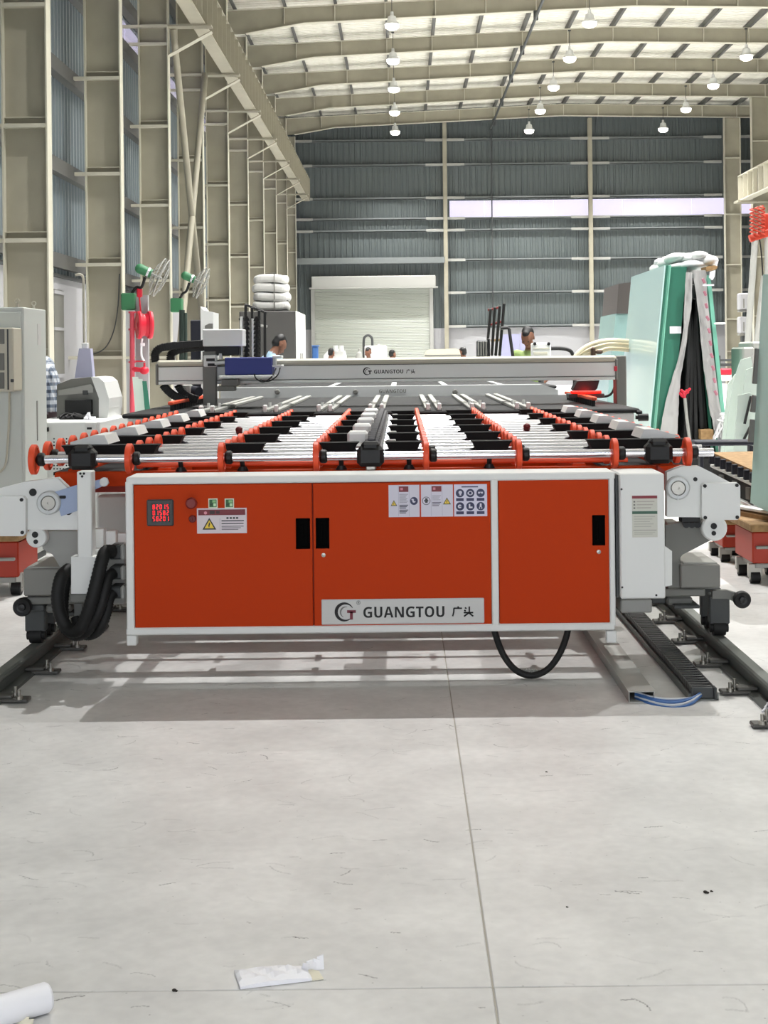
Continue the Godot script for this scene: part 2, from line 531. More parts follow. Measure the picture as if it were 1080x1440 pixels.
	b = MB.new()
	for x in [-4.45, 1.52]: b.span(Vector3(x - 0.09, 0, -BACK + 0.02), Vector3(x + 0.09, 5.0, -BACK + 0.16))
	part(dr, "guide_rail", b, M.galvanised)
	b = MB.new()
	b.span(Vector3(-5.3, 6.2, -BACK + 0.05), Vector3(2.2, 6.5, -BACK + 0.5))
	part(dr, "canopy_beam", b, M.gable_girt)
	# other walls: to the right and behind the camera
	w = thing("wall_right", "grey sheet wall closing the far right bay", "wall", Vector3(23.4, 0, -32), "", "structure")
	b = MB.new()
	b.span(Vector3(23.3, 0, 12), Vector3(23.6, 14.6, -BACK))
	part(w, "sheet", b, M.cladding)
	w = thing("wall_front", "grey sheet wall behind the photographer", "wall", Vector3(9, 0, 12), "", "structure")
	b = MB.new()
	b.span(Vector3(-6.55, 0, 12), Vector3(23.6, 14.6, 12.3))
	part(w, "sheet", b, M.cladding)
	win = thing("window_4", "wide band of daylight panels in the wall behind the photographer", "window", Vector3(0, 1, 11.9), "", "structure")
	for k in 6:
		b = MB.new()
		b.span(Vector3(-5.4 + k * 1.9, 0.8, 11.9), Vector3(-5.4 + k * 1.9 + 1.84, 4.8, 11.95))
		part(win, "pane", b, M.daylight_panel)
	var day := AreaLight3D.new()
	day.name = "daylight"
	day.area_size = Vector2(11.4, 4.0)
	day.light_energy = DAY_ENERGY
	day.light_color = Color(0.95, 0.97, 1.0)
	day.area_range = 120.0
	day.shadow_enabled = true
	win.add_child(day)
	day.position = Vector3(0.3, 1.8, -0.05)
	# roof: ribbed sheets, purlins
	var c := thing("ceiling", "pale ribbed roof sheets on steel purlins", "ceiling", Vector3(8, 13.4, -36), "", "structure")
	for s in [[-6.55, 8.0], [8.0, 23.6]]:
		var a := Vector3(s[0], soffit(s[0]) + 0.86, 12)
		var e := Vector3(s[1], soffit(s[1]) + 0.86, 12)
		ribs(c, a, Vector3(0, 0, -1), e - a, Vector3(0, -1, 0), BACK + 12.3, 0.30, M.roof_sheet, "ribbed_sheet")
		b = MB.new()
		b.prism([a + Vector3(0, 0.02, 0), e + Vector3(0, 0.02, 0), e + Vector3(0, 0.1, 0), a + Vector3(0, 0.1, 0)], Vector3(0, 0, -BACK - 12.3))
		part(c, "insulation", b, M.roof_sheet)
	var x := -5.6
	while x < 23.0:
		b = MB.new()
		var y := soffit(x) + 0.69
		b.span(Vector3(x - 0.02, y - 0.1, 12), Vector3(x + 0.02, y + 0.1, -BACK))
		b.span(Vector3(x - 0.02, y - 0.11, 12), Vector3(x + 0.09, y - 0.09, -BACK))
		part(c, "purlin", b, M.girt_steel)
		x += 1.72
	# frames: columns on the left and right, rafters across
	for k in range(-3, 10):
		frame(k, COL0 + BAY * k)
	gable_posts()
	crane_beams()
	braces()
	# the dark pipe under the ridge and the thin cable on the gable
	var pipe := thing("roof_pipe", "dark conduit with hangers running under the rafters to the gable", "pipe", Vector3(4.75, 12.9, -45))
	b = MB.new()
	b.cyl(Vector3(4.75, 12.95, -20), Vector3(4.6, 12.95, -BACK + 0.2), 0.055, -1, 8)
	part(pipe, "pipe", b, M.dark_grey)
	for k in range(0, 10):
		b = MB.new()
		b.box(Vector3(4.7, 13.1, -(COL0 + BAY * k - 0.1)), Vector3(0.16, 0.34, 0.1), 0.02)
		part(pipe, "clamp", b, M.dark_grey)
	var wire := thing("hanging_cable", "thin dark cable hanging down the gable wall left of the middle", "cable", Vector3(4.62, 12.9, -BACK + 0.25))
	b = MB.new()
	b.cyl(Vector3(4.62, 12.95, -BACK + 0.28), Vector3(4.6, 3.0, -BACK + 0.28), 0.035, -1, 6)
	part(wire, "cord", b, M.dark_grey)

func frame(k: int, d: float) -> void:
	var o := thing("steel_column", ("beige steel column number %d of the left row counted from the camera" % (k + 1)) if k >= 0 else "beige steel column of the left row outside the view", "column", Vector3(-5.5, 0, -d), "left steel columns", "structure")
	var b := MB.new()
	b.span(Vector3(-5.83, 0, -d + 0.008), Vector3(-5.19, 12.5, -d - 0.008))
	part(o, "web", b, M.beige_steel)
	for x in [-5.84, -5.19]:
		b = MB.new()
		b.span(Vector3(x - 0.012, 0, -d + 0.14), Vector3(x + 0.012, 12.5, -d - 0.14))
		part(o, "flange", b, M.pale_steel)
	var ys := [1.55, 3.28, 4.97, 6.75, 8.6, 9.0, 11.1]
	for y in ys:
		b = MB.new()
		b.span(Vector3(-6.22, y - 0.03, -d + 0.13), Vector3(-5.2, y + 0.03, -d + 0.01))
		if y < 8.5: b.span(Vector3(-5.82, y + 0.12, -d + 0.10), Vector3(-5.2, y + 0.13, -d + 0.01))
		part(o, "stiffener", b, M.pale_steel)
	# rafter
	var r := thing("rafter", ("beige welded steel rafter over column number %d of the left row" % (k + 1)) if k >= 0 else "beige steel rafter overhead outside the view", "rafter", Vector3(8, 13.3, -d), "steel rafters", "structure")
	var top := [Vector3(-5.85, soffit(-5.85) + 0.56, -d + 0.008), Vector3(8, soffit(8) + 0.56, -d + 0.008), Vector3(23.3, soffit(23.3) + 0.56, -d + 0.008)]
	var low := [Vector3(23.3, soffit(23.3), -d + 0.008), Vector3(8, soffit(8), -d + 0.008), Vector3(-3.2, soffit(-3.2), -d + 0.008), Vector3(-5.2, soffit(-5.2) - 0.25, -d + 0.008), Vector3(-5.85, soffit(-5.85) - 0.25, -d + 0.008)]
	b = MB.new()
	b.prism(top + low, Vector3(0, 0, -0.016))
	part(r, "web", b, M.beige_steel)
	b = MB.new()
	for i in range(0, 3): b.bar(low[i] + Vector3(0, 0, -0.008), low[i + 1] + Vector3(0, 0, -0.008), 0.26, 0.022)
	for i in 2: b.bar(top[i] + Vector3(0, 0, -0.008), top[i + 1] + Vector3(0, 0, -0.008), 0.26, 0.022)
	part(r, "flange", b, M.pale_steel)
	var x := -3.88
	while x < 22.5:
		b = MB.new()
		b.span(Vector3(x - 0.015, soffit(x) + 0.01, -d + 0.12), Vector3(x + 0.015, soffit(x) + 0.55, -d + 0.01))
		part(r, "stiffener", b, M.pale_steel)
		x += 1.72
	# right column row
	if k < 6:
		return
	o = thing("steel_column", "beige steel column of the right row, number %d from the gable" % (10 - k), "column", Vector3(16.5, 0, -d), "right steel columns", "structure")
	b = MB.new()
	b.span(Vector3(16.12, 0, -d + 0.01), Vector3(16.9, 13.2, -d - 0.01))
	part(o, "web", b, M.beige_steel)
	for xx in [16.12, 16.9]:
		b = MB.new()
		b.span(Vector3(xx - 0.015, 0, -d + 0.16), Vector3(xx + 0.015, 13.2, -d - 0.16))
		part(o, "flange", b, M.pale_steel)
	for y in [1.6, 3.2, 5.9, 8.4, 11.2]:
		b = MB.new()
		b.span(Vector3(16.13, y - 0.03, -d + 0.15), Vector3(16.88, y + 0.03, -d + 0.01))
		part(o, "stiffener", b, M.pale_steel)

func gable_posts() -> void:
	for x in [2.27, 9.57]:
		var o := thing("gable_post", "slim beige post of the gable wall %s" % ("left of the daylight strip" if x < 5.0 else "in the middle of the daylight strip"), "column", Vector3(x, 0, -BACK + 0.3), "gable posts", "structure")
		var b := MB.new()
		b.span(Vector3(x - 0.1, 0, -BACK + 0.38), Vector3(x + 0.1, 13.4, -BACK + 0.36))
		b.span(Vector3(x - 0.1, 0, -BACK + 0.12), Vector3(x + 0.1, 13.4, -BACK + 0.1))
		part(o, "flange", b, M.beige_steel)
		b = MB.new()
		b.span(Vector3(x - 0.01, 0, -BACK + 0.36), Vector3(x + 0.01, 13.4, -BACK + 0.12))
		part(o, "web", b, M.beige_steel)

func crane_beams() -> void:
	var o := thing("crane_beam", "long beige crane runway beam carried on brackets along the left columns", "beam", Vector3(-4.5, 9.0, -46), "", "structure")
	var b := MB.new()
	b.span(Vector3(-4.51, 9.05, -16), Vector3(-4.49, 10.1, -71))
	part(o, "web", b, M.beige_steel)
	for y in [9.05, 10.1]:
		b = MB.new()
		b.span(Vector3(-4.66, y - 0.02, -16), Vector3(-4.34, y + 0.02, -71))
		part(o, "flange", b, M.beige_steel)
	b = MB.new()
	b.span(Vector3(-4.54, 10.12, -16), Vector3(-4.46, 10.22, -71))
	part(o, "rail", b, M.mid_grey)
	for k in 60:
		b = MB.new()
		var d := 17.0 + k * 0.91
		b.span(Vector3(-4.49, 9.07, -d), Vector3(-4.30, 10.08, -d - 0.02))
		part(o, "stiffener", b, M.beige_steel)
	for k in range(0, 9):
		var d := COL0 + BAY * k
		b = MB.new()
		b.span(Vector3(-5.18, 8.98, -d + 0.15), Vector3(-4.2, 9.02, -d - 0.15))
		b.bar(Vector3(-5.18, 8.35, -d - 0.01), Vector3(-4.2, 8.88, -d - 0.01), 0.26, 0.02)
		b.bar(Vector3(-5.16, 10.05, -d + 0.1), Vector3(-4.5, 10.05, -d + 0.1), 0.06, 0.06)
		part(o, "bracket", b, M.beige_steel)
	o = thing("crane_beam", "short visible end of the beige crane runway beam along the right columns", "beam", Vector3(15.5, 8.4, -60), "", "structure")
	b = MB.new()
	b.span(Vector3(15.49, 8.4, -48), Vector3(15.51, 9.5, -67))
	part(o, "web", b, M.beige_steel)
	for y in [8.4, 9.5]:
		b = MB.new()
		b.span(Vector3(15.3, y - 0.025, -48), Vector3(15.7, y + 0.025, -67))
		part(o, "flange", b, M.pale_steel)
	for k in 21:
		b = MB.new()
		b.span(Vector3(15.3, 8.42, -48.1 - k * 0.94), Vector3(15.49, 9.48, -48.14 - k * 0.94))
		part(o, "stiffener", b, M.pale_steel)
	b = MB.new()
	b.span(Vector3(15.2, 8.3, -66.5), Vector3(16.1, 8.4, -67.4))
	part(o, "bracket", b, M.beige_steel)

func braces() -> void:
	for s in [[2, 1.0, 9.0, 0], [2, 9.0, 1.0, 1]]:
		var o := thing("brace_pipe", ["beige diagonal brace pipe rising from the third left column to the fourth", "beige diagonal brace pipe falling from the third left column to the fourth"][s[3]], "brace", Vector3(-5.25, 0, -(COL0 + BAY * 2.5)), "diagonal wall braces", "structure")
		var b := MB.new()
		b.cyl(Vector3(-5.1, s[1], -(COL0 + BAY * 2) - 0.15), Vector3(-5.1, s[2], -(COL0 + BAY * 3) + 0.15), 0.08, -1, 10)
		part(o, "pipe", b, M.beige_steel)

# ---------------------------------------------------------------- floor
func concrete_image() -> ImageTexture:
	var s := 1024
	var nz := FastNoiseLite.new()
	nz.seed = 4; nz.frequency = 0.006; nz.fractal_octaves = 5
	var a := nz.get_seamless_image(s, s).get_data()
	nz.seed = 11; nz.frequency = 0.05; nz.fractal_octaves = 3
	var f := nz.get_seamless_image(s, s).get_data()
	var val := PackedFloat32Array()
	val.resize(s * s)
	for i in s * s:
		val[i] = 0.895 + 0.10 * (a[i] / 255.0 - 0.5) + 0.05 * (f[i] / 255.0 - 0.5)
	for k in 400:                 # scuffs and scratches of the trowel and of shoes
		var p := Vector2(rng.randf() * s, rng.randf() * s)
		var faint := k > 120
		var dir := rng.randf_range(-0.5, 0.5) + (PI if rng.randf() < 0.5 else 0.0)
		var turn := rng.randf_range(-0.06, 0.06)
		var dark := rng.randf_range(0.03, 0.09) if faint else rng.randf_range(0.16, 0.42)
		for i in (rng.randi_range(6, 34) if faint else rng.randi_range(5, 24)):
			p += Vector2.from_angle(dir)
			dir += turn + rng.randf_range(-0.15, 0.15)
			for w in (3 if faint else 1 + int(rng.randf() < 0.4)):
				var at := posmod(int(p.x), s) + posmod(int(p.y) + w, s) * s
				val[at] -= dark * rng.randf_range(0.4, 1.0)
	for k in 420:                 # specks
		var at := rng.randi_range(0, s * s - 1)
		val[at] -= rng.randf_range(0.08, 0.35)
	var by := PackedByteArray()
	by.resize(s * s * 3)
	for i in s * s:
		var q := clampf(val[i], 0.0, 1.0) * 255.0
		by[i * 3] = int(q); by[i * 3 + 1] = int(q * 0.996); by[i * 3 + 2] = int(q * 0.992)
	return ImageTexture.create_from_image(Image.create_from_data(s, s, false, Image.FORMAT_RGB8, by))

func floor_and_tracks() -> void:
	var m := mat("concrete", Color(0.935, 0.938, 0.935), 0.42)
	tri_map(m, concrete_image(), 0.30)
	mat("joint_fill", Color(0.66, 0.64, 0.60), 0.9)
	var fl := thing("floor", "pale polished concrete floor cut into slabs by thin joints", "floor", Vector3(8, 0, -32), "", "structure")
	var b := MB.new()
	b.span(Vector3(-6.55, -0.3, 12), Vector3(23.6, -0.0025, -BACK - 0.3))
	part(fl, "joint_bed", b, M.joint_fill)
	var xs := [-6.4, 0.2, 6.2, 12.2, 18.2, 23.5]
	var d0 := 3.515 - BAY * 3
	for r in 17:
		for c in 5:
			b = MB.new()
			var g := 0.0022
			var za := maxf(d0 + BAY * r, -12.0) + g
			var zb := minf(d0 + BAY * (r + 1), BACK + 0.2) - g
			if zb < za: continue
			b.span(Vector3(xs[c] + g, -0.25, -za), Vector3(xs[c + 1] - g, 0.0, -zb), 0.002)
			part(fl, "slab", b, M.concrete)
	rail("crane_rail", "dark steel floor rail on the left with clamps, under the left carriage", -1.83, 1.0)
	rail("crane_rail", "dark steel floor rail on the right with clamps, under the right carriage", 1.56, -1.0)
	# cable duct
	var o := thing("cable_duct", "long galvanised sheet cable duct on the floor in front of the cabinet", "duct", Vector3(1.017, 0, -7), "")
	b = MB.new()
	for s in [[-0.055, -0.052, 0.002, 0.045], [0.052, 0.055, 0.002, 0.045], [-0.055, 0.055, 0.0, 0.003]]:
		b.span(Vector3(1.017 + s[0], s[2], -6.37), Vector3(1.017 + s[1], s[3], -9.6))
	part(o, "channel", b, M.galvanised)
	for i in 3:
		b = MB.new()
		b.span(Vector3(1.017 - 0.057, 0.045, -6.37 - i * 1.08), Vector3(1.017 + 0.057, 0.049, -6.37 - i * 1.08 - 1.075))
		part(o, "lid", b, M.galvanised)
	# drag chain in its tray
	o = thing("drag_chain", "black plastic drag chain lying in a tray beside the cable duct", "cable chain", Vector3(1.29, 0, -7))
	b = MB.new()
	b.span(Vector3(1.225, 0.0, -6.4), Vector3(1.235, 0.03, -11.5))
	b.span(Vector3(1.345, 0.0, -6.4), Vector3(1.355, 0.03, -11.5))
	b.span(Vector3(1.225, 0.0, -6.4), Vector3(1.355, 0.005, -11.5))
	part(o, "tray", b, M.rail_steel)
	b = MB.new()
	for s in [1.24, 1.34]: b.box(Vector3(s, 0.032, -6.41), Vector3(0.012, 0.052, 0.04), 0.004)
	b.box(Vector3(1.29, 0.03, -6.42), Vector3(0.09, 0.045, 0.02))
	part(o, "end_plate", b, M.dark_grey)
	var link := MB.new()
	for s in [-0.047, 0.047]:
		link.box(Vector3(s, 0.031, 0), Vector3(0.010, 0.046, 0.048), 0.003)
	link.box(Vector3(0, 0.05, 0), Vector3(0.085, 0.006, 0.018), 0.002)
	link.box(Vector3(0, 0.010, 0), Vector3(0.085, 0.006, 0.03))
	var lm := link.mesh()
	for i in 100:
		put(o, "link", lm, M.chain_grey, Transform3D(Basis(), Vector3(1.29, 0.004, -6.44 - i * 0.05)))
	# cables from the duct to the chain
	var cols := [M.cable_white, M.cable_blue, M.cable_blue, M.cable_white, M.cable_blue]
	for i in 5:
		o = thing("cable", ["upper pale cable", "upper blue cable", "middle blue cable", "lower pale cable", "lowest blue cable"][i] + " bowing from the mouth of the duct to the drag chain", "cable", Vector3(1.15, 0.01, -6.36), "cables at the duct mouth")
		b = MB.new()
		var y := 0.033 - 0.006 * i
		var bow := 0.02 + 0.025 * i
		var pts := []
		for k in 17:
			var t := k / 16.0
			pts.append(Vector3(lerpf(1.0, 1.29, t), lerpf(y, 0.03 - 0.004 * absf(i - 2.0), t) - 0.018 * sin(PI * t), -6.40 + bow * sin(PI * t) + 0.03 * (0.0 if t > 0.15 else -1.0 + t / 0.15) - 0.03 * maxf(0.0, t - 0.8) * 5.0))
		b.tube(pts, 0.0065, 8)
		part(o, "sheath", b, cols[i])

func rail(called: String, label: String, x: float, side: float) -> void:
	var o := thing(called, label, "rail", Vector3(x, 0, -9))
	var b := MB.new()
	b.span(Vector3(x - 0.06, 0.0, -2.0), Vector3(x + 0.06, 0.014, -11.5))
	b.span(Vector3(x - 0.009, 0.014, -2.0), Vector3(x + 0.009, 0.075, -11.5))
	b.box(Vector3(x, 0.085, -6.75), Vector3(0.065, 0.03, 9.5), 0.008)
	part(o, "rail_section", b, M.rail_steel)
	for i in 11:                       # clamp plate, stud and nut on the inner side
		var z := -5.35 - i * 0.58
		b = MB.new()
		b.box(Vector3(x + side * 0.11, 0.012, z), Vector3(0.13, 0.016, 0.07), 0.004)
		b.box(Vector3(x + side * 0.06, 0.028, z), Vector3(0.09, 0.016, 0.06), 0.004)
		var c := part(o, "clamp", b, M.clamp_steel)
		for e in [-0.03, 0.04]:
			b = MB.new()
			b.cyl(Vector3(x + side * (0.12 + e * 0.5), 0.02, z + e), Vector3(x + side * (0.12 + e * 0.5), 0.062, z + e), 0.008, -1, 8)
			b.cyl(Vector3(x + side * (0.12 + e * 0.5), 0.021, z + e), Vector3(x + side * (0.12 + e * 0.5), 0.036, z + e), 0.017, -1, 6)
			part(c, "stud", b, M.steel)

# ---------------------------------------------------------------- roller bed
const RD := 7.1          # depth of the front roller
const RY := 1.027         # height of the roller axes
const PITCH := 0.28
const WX := [-1.77, -1.312, -0.869, -0.415, 0.111, 0.555, 1.015, 1.364]
func roller_bed() -> void:
	var o := thing("roller_table", "glass loading table with rows of chrome rollers and orange wheels behind the orange cabinet", "roller table", Vector3(-0.15, 0, -9.3))
	# orange beams under the rollers
	for s in [[0.885, 0.955, 7.21, 7.29, M.orange_paint], [0.83, 0.92, 7.50, 7.56, M.dark_orange], [0.86, 0.95, 8.04, 8.26, M.orange_paint], [0.86, 0.94, 11.5, 11.6, M.orange_paint], [0.86, 0.94, 9.3, 9.4, M.orange_paint]]:
		var b := MB.new()
		b.span(Vector3(-1.70, s[0], -s[2]), Vector3(1.38, s[1], -s[3]), 0.006)
		part(o, "cross_beam", b, s[4])
	var b := MB.new()
	b.cyl(Vector3(-1.3, 0.985, -7.24), Vector3(1.1, 0.985, -7.24), 0.012, -1, 10)
	part(o, "tie_rod", b, M.orange_wheel)
	for x in [-1.62, -1.18, -0.155, 0.87, 1.30]:
		b = MB.new()
		b.span(Vector3(x - 0.035, 0.86, -7.3), Vector3(x + 0.035, 0.965, -11.6), 0.006)
		part(o, "long_beam", b, M.orange_paint)
	b = MB.new()
	b.span(Vector3(-1.72, 0.53, -8.3), Vector3(1.42, 0.74, -8.42), 0.01)
	part(o, "front_girder", b, M.white_paint)
	for x in [[-1.74, -1.32], [1.0, 1.40]]:
		b = MB.new()
		b.span(Vector3(x[0], 0.93, -7.36), Vector3(x[1], 0.945, -11.5))
		part(o, "side_deck", b, M.black_felt)
	b = MB.new()
	b.span(Vector3(-1.36, 0.79, -8.28), Vector3(1.1, 0.80, -11.5))
	part(o, "belly_plate", b, M.mid_grey)
	for x in [[-1.38, -1.2], [-0.32, 0.0], [0.93, 1.13]]:
		b = MB.new()
		b.span(Vector3(x[0], 0.50, -7.95), Vector3(x[1], 0.76, -11.5), 0.008)
		part(o, "long_girder", b, M.grey_paint)
	for x in [-1.15, 0.85]:
		b = MB.new()
		b.span(Vector3(x - 0.06, 0.3, -7.9), Vector3(x + 0.06, 0.86, -8.02), 0.01)
		b.span(Vector3(x - 0.06, 0.3, -11.2), Vector3(x + 0.06, 0.86, -11.32), 0.01)
		b.span(Vector3(x - 0.06, 0.3, -7.9), Vector3(x + 0.06, 0.42, -11.3), 0.01)
		part(o, "under_frame", b, M.grey_paint)
	for x in [-1.15, 0.85]:
		for d in [9.0, 11.2]:
			b = MB.new()
			b.cyl(Vector3(x, 0.0, -d), Vector3(x, 0.03, -d), 0.07, 0.05, 12)
			b.cyl(Vector3(x, 0.03, -d), Vector3(x, 0.32, -d), 0.022, -1, 10)
			part(o, "levelling_foot", b, M.dark_steel)
	# small stands between the front beam and the roller
	for x in [-1.08, -0.78, -0.3, 0.03, 0.42]:
		b = MB.new()
		b.cyl(Vector3(x, 0.955, -7.2), Vector3(x, 0.975, -7.2), 0.03, 0.018, 10)
		b.cyl(Vector3(x, 0.975, -7.2), Vector3(x, 1.01, -7.17), 0.012, -1, 8)
		part(o, "stud_foot", b, M.dark_steel)
	# rollers
	var shaft := MB.new()
	shaft.cyl(Vector3(-1.745, 0, 0), Vector3(1.40, 0, 0), 0.0205, -1, 18)
	shaft.cyl(Vector3(1.40, 0, 0), Vector3(1.49, 0, 0), 0.0205, -1, 18)
	var sm := shaft.mesh()
	var wheel := MB.new()
	var across := Transform3D(Basis(Vector3.FORWARD, PI / 2), Vector3.ZERO)
	wheel.lathe([Vector2(0.056, -0.014), Vector2(0.067, -0.014), Vector2(0.0725, -0.010), Vector2(0.0725, 0.010), Vector2(0.067, 0.014), Vector2(0.056, 0.014), Vector2(0.056, -0.014)], across, 32)
	wheel.lathe([Vector2(0.0, -0.009), Vector2(0.058, -0.009)], across, 24)
	wheel.lathe([Vector2(0.058, 0.009), Vector2(0.0, 0.009)], across, 24)
	var wm := wheel.mesh()
	var hub := MB.new()
	hub.lathe([Vector2(0.0, -0.03), Vector2(0.03, -0.012), Vector2(0.033, -0.006), Vector2(0.033, 0.012), Vector2(0.026, 0.02), Vector2(0.0, 0.02)], Transform3D(Basis(Vector3.FORWARD, PI / 2), Vector3(0.02, 0, 0)), 16)
	var hm := hub.mesh()
	var bear := MB.new()
	bear.box(Vector3.ZERO, Vector3(0.13, 0.10, 0.10), 0.02)
	bear.box(Vector3(0, 0.04, 0), Vector3(0.09, 0.06, 0.08), 0.015)
	var bm := bear.mesh()
	for i in 17:
		var d := RD + PITCH * i
		var s := put(o, "roller", sm, M.chrome, Transform3D(Basis(), Vector3(0, RY, -d)))
		s.set_meta("base_at", Vector3(0, RY, -d))
		for x in WX:
			put(s, "wheel", wm, M.orange_wheel, Transform3D(Basis(), Vector3(x, RY, -d)))
			if i < 2: put(s, "hub", hm, M.black_plastic, Transform3D(Basis(), Vector3(x + 0.012, RY, -d)))
		for x in ([-1.535, 1.225] if i == 0 else []):
			put(s, "bearing_block", bm, M.black_plastic, Transform3D(Basis(), Vector3(x, RY, -d)))
		if i == 0: put(s, "bearing_block", bm, M.black_plastic, Transform3D(Basis(), Vector3(-0.155, RY, -d)))
	# drive belt down the middle
	b = MB.new()
	b.span(Vector3(-0.195, 1.055, -7.2), Vector3(-0.115, 1.07, -11.65), 0.004)
	b.span(Vector3(-0.21, 1.0, -7.25), Vector3(-0.10, 1.05, -11.65), 0.004)
	part(o, "drive_belt", b, M.belt_grey)
	b = MB.new()
	b.span(Vector3(-0.18, 0.955, -7.12), Vector3(-0.13, 1.0, -7.2), 0.006)
	part(o, "belt_bracket", b, M.steel)
	var dog := MB.new()
	dog.box(Vector3.ZERO, Vector3(0.075, 0.018, 0.05), 0.006)
	dog.box(Vector3(0, 0.018, 0), Vector3(0.04, 0.02, 0.03), 0.006)
	var dm := dog.mesh()
	for i in 22:
		put(o, "belt_dog", dm, M.belt_grey, Transform3D(Basis(), Vector3(-0.155, 1.075, -7.35 - i * 0.2)))
	# black padded boards between the rollers
	var wide := [[-1.68, -1.2], [-0.885, -0.675], [-0.414, -0.215], [-0.09, 0.095], [0.335, 0.54], [0.905, 1.39]]
	for k in 6:
		var d := 7.32 + 0.845 * k
		for w in wide:
			b = MB.new()
			var dd := 0.05
			var a := Vector3(w[0], 1.082, -d + dd)
			var e := Vector3(w[1], 1.082, -d + dd)
			var q := 0.03
			b.prism([a, e, e + Vector3(-q * 0.4, -0.012, 0), e + Vector3(-q, -0.055, 0), a + Vector3(q, -0.055, 0), a + Vector3(q * 0.4, -0.012, 0)], Vector3(0, 0, -0.11))
			part(o, "pad_board", b, M.black_felt)
		for s in [[-1.65, -1.46, 0], [1.18, 1.37, 1]]:     # pale wedge blocks on the outer boards
			b = MB.new()
			var lo := 1.083
			var inner: float = s[0] if s[2] else s[1]
			var outer: float = s[1] if s[2] else s[0]
			if k == 5: continue
			b.prism([Vector3(outer, lo, -d - 0.02), Vector3(inner, lo, -d - 0.02), Vector3(inner + (0.02 if s[2] else -0.02), lo + 0.045, -d - 0.02), Vector3(lerpf(inner, outer, 0.4), lo + 0.045, -d - 0.02), Vector3(outer, lo + 0.012, -d - 0.02)], Vector3(0, 0, -0.3))
			part(o, "wedge_block", b, M.white_paint)
		if k == 5: continue
		b = MB.new()
		b.box(Vector3(-0.235, 1.07, -d - 0.42), Vector3(0.105, 0.09, 0.16), 0.012)
		b.box(Vector3(-0.235, 1.03, -d - 0.32), Vector3(0.09, 0.05, 0.06), 0.01)
		part(o, "white_block", b, M.white_paint)
		b = MB.new()
		for q in 3: b.box(Vector3(-0.075 + 0.02, 1.03 + 0.02 * q, -d - 0.32), Vector3(0.04, 0.012, 0.03), 0.004)
		part(o, "sensor_stack", b, M.sack)
	# a small dark red knob on a roller left and right
	for x in [-1.0, 0.76]:
		b = MB.new()
		b.ball(Vector3(x, RY + 0.04, -(RD + PITCH * 7) + 0.02), Vector3(0.022, 0.02, 0.02), 10)
		b.cyl(Vector3(x, RY + 0.02, -(RD + PITCH * 7)), Vector3(x, RY + 0.05, -(RD + PITCH * 7)), 0.02, -1, 8)
		part(o, "red_knob", b, M.dark_red)

# ---------------------------------------------------------------- printed stickers
class Pad:
	var im: Image
	func _init(w: int, h: int, back: Color) -> void:
		im = Image.create(w, h, false, Image.FORMAT_RGB8)
		im.fill(back)
	func rect(x0: float, y0: float, x1: float, y1: float, c: Color) -> void:
		im.fill_rect(Rect2i(int(x0), int(y0), int(x1 - x0), int(y1 - y0)), c)
	func disc(cx: float, cy: float, r: float, c: Color) -> void:
		for y in range(int(cy - r), int(cy + r) + 1):
			for x in range(int(cx - r), int(cx + r) + 1):
				if Vector2(x - cx, y - cy).length() <= r and x >= 0 and y >= 0 and x < im.get_width() and y < im.get_height(): im.set_pixel(x, y, c)
	func tri(cx: float, top: float, low: float, c: Color) -> void:
		for y in range(int(top), int(low)):
			var w := (y - top) * 0.58
			rect(cx - w, y, cx + w, y + 1, c)
	func lines(x0: float, y0: float, x1: float, count: int, step: float, hgt: float, c: Color) -> void:
		for i in count: rect(x0, y0 + i * step, x1 - (i * 37 % 5) * (x1 - x0) * 0.06, y0 + i * step + hgt, c)
	func mat(rough := 0.45) -> StandardMaterial3D:
		var m := StandardMaterial3D.new()
		m.albedo_texture = ImageTexture.create_from_image(im)
		m.roughness = rough
		return m
func bolt_sign(p: Pad, cx: float, top: float, low: float) -> void:
	var k := Color(0.08, 0.08, 0.06)
	p.tri(cx, top, low, k)
	p.tri(cx, top + (low - top) * 0.18, low - (low - top) * 0.09, Color(0.93, 0.80, 0.22))
	var h := low - top
	p.rect(cx - h * 0.03, top + h * 0.42, cx + h * 0.07, top + h * 0.62, k)
	p.rect(cx - h * 0.09, top + h * 0.58, cx + h * 0.05, top + h * 0.66, k)
	p.rect(cx - h * 0.06, top + h * 0.66, cx + h * 0.02, top + h * 0.82, k)
func sticker(o: Node3D, called: String, x0: float, y0: float, x1: float, y1: float, d: float, p: Pad, label := "") -> MeshInstance3D:
	var b := MB.new()
	pbox(b, x0, y0, x1, y1, d - 0.0015, d)
	return part(o, called, b, p.mat(), label)
func lettering(o: Node3D, called: String, txt: String, x0: float, x1: float, yc: float, d: float, m: Material, bold := true) -> void:
	var t := TextMesh.new()
	var f := SystemFont.new()
	f.font_names = PackedStringArray(["Droid Sans"])
	f.font_weight = 700 if bold else 400
	t.font = f
	t.text = txt
	t.font_size = 64
	t.pixel_size = 0.001
	t.depth = 0.02
	var bb := t.get_aabb()
	var s := (x1 - x0) * d / F / bb.size.x
	put(o, called, t, m, Transform3D(Basis().scaled(Vector3(s, s, s * 0.15)), P((x0 + x1) * 0.5, yc, d) - Vector3(bb.get_center().x, bb.get_center().y, 0) * s))
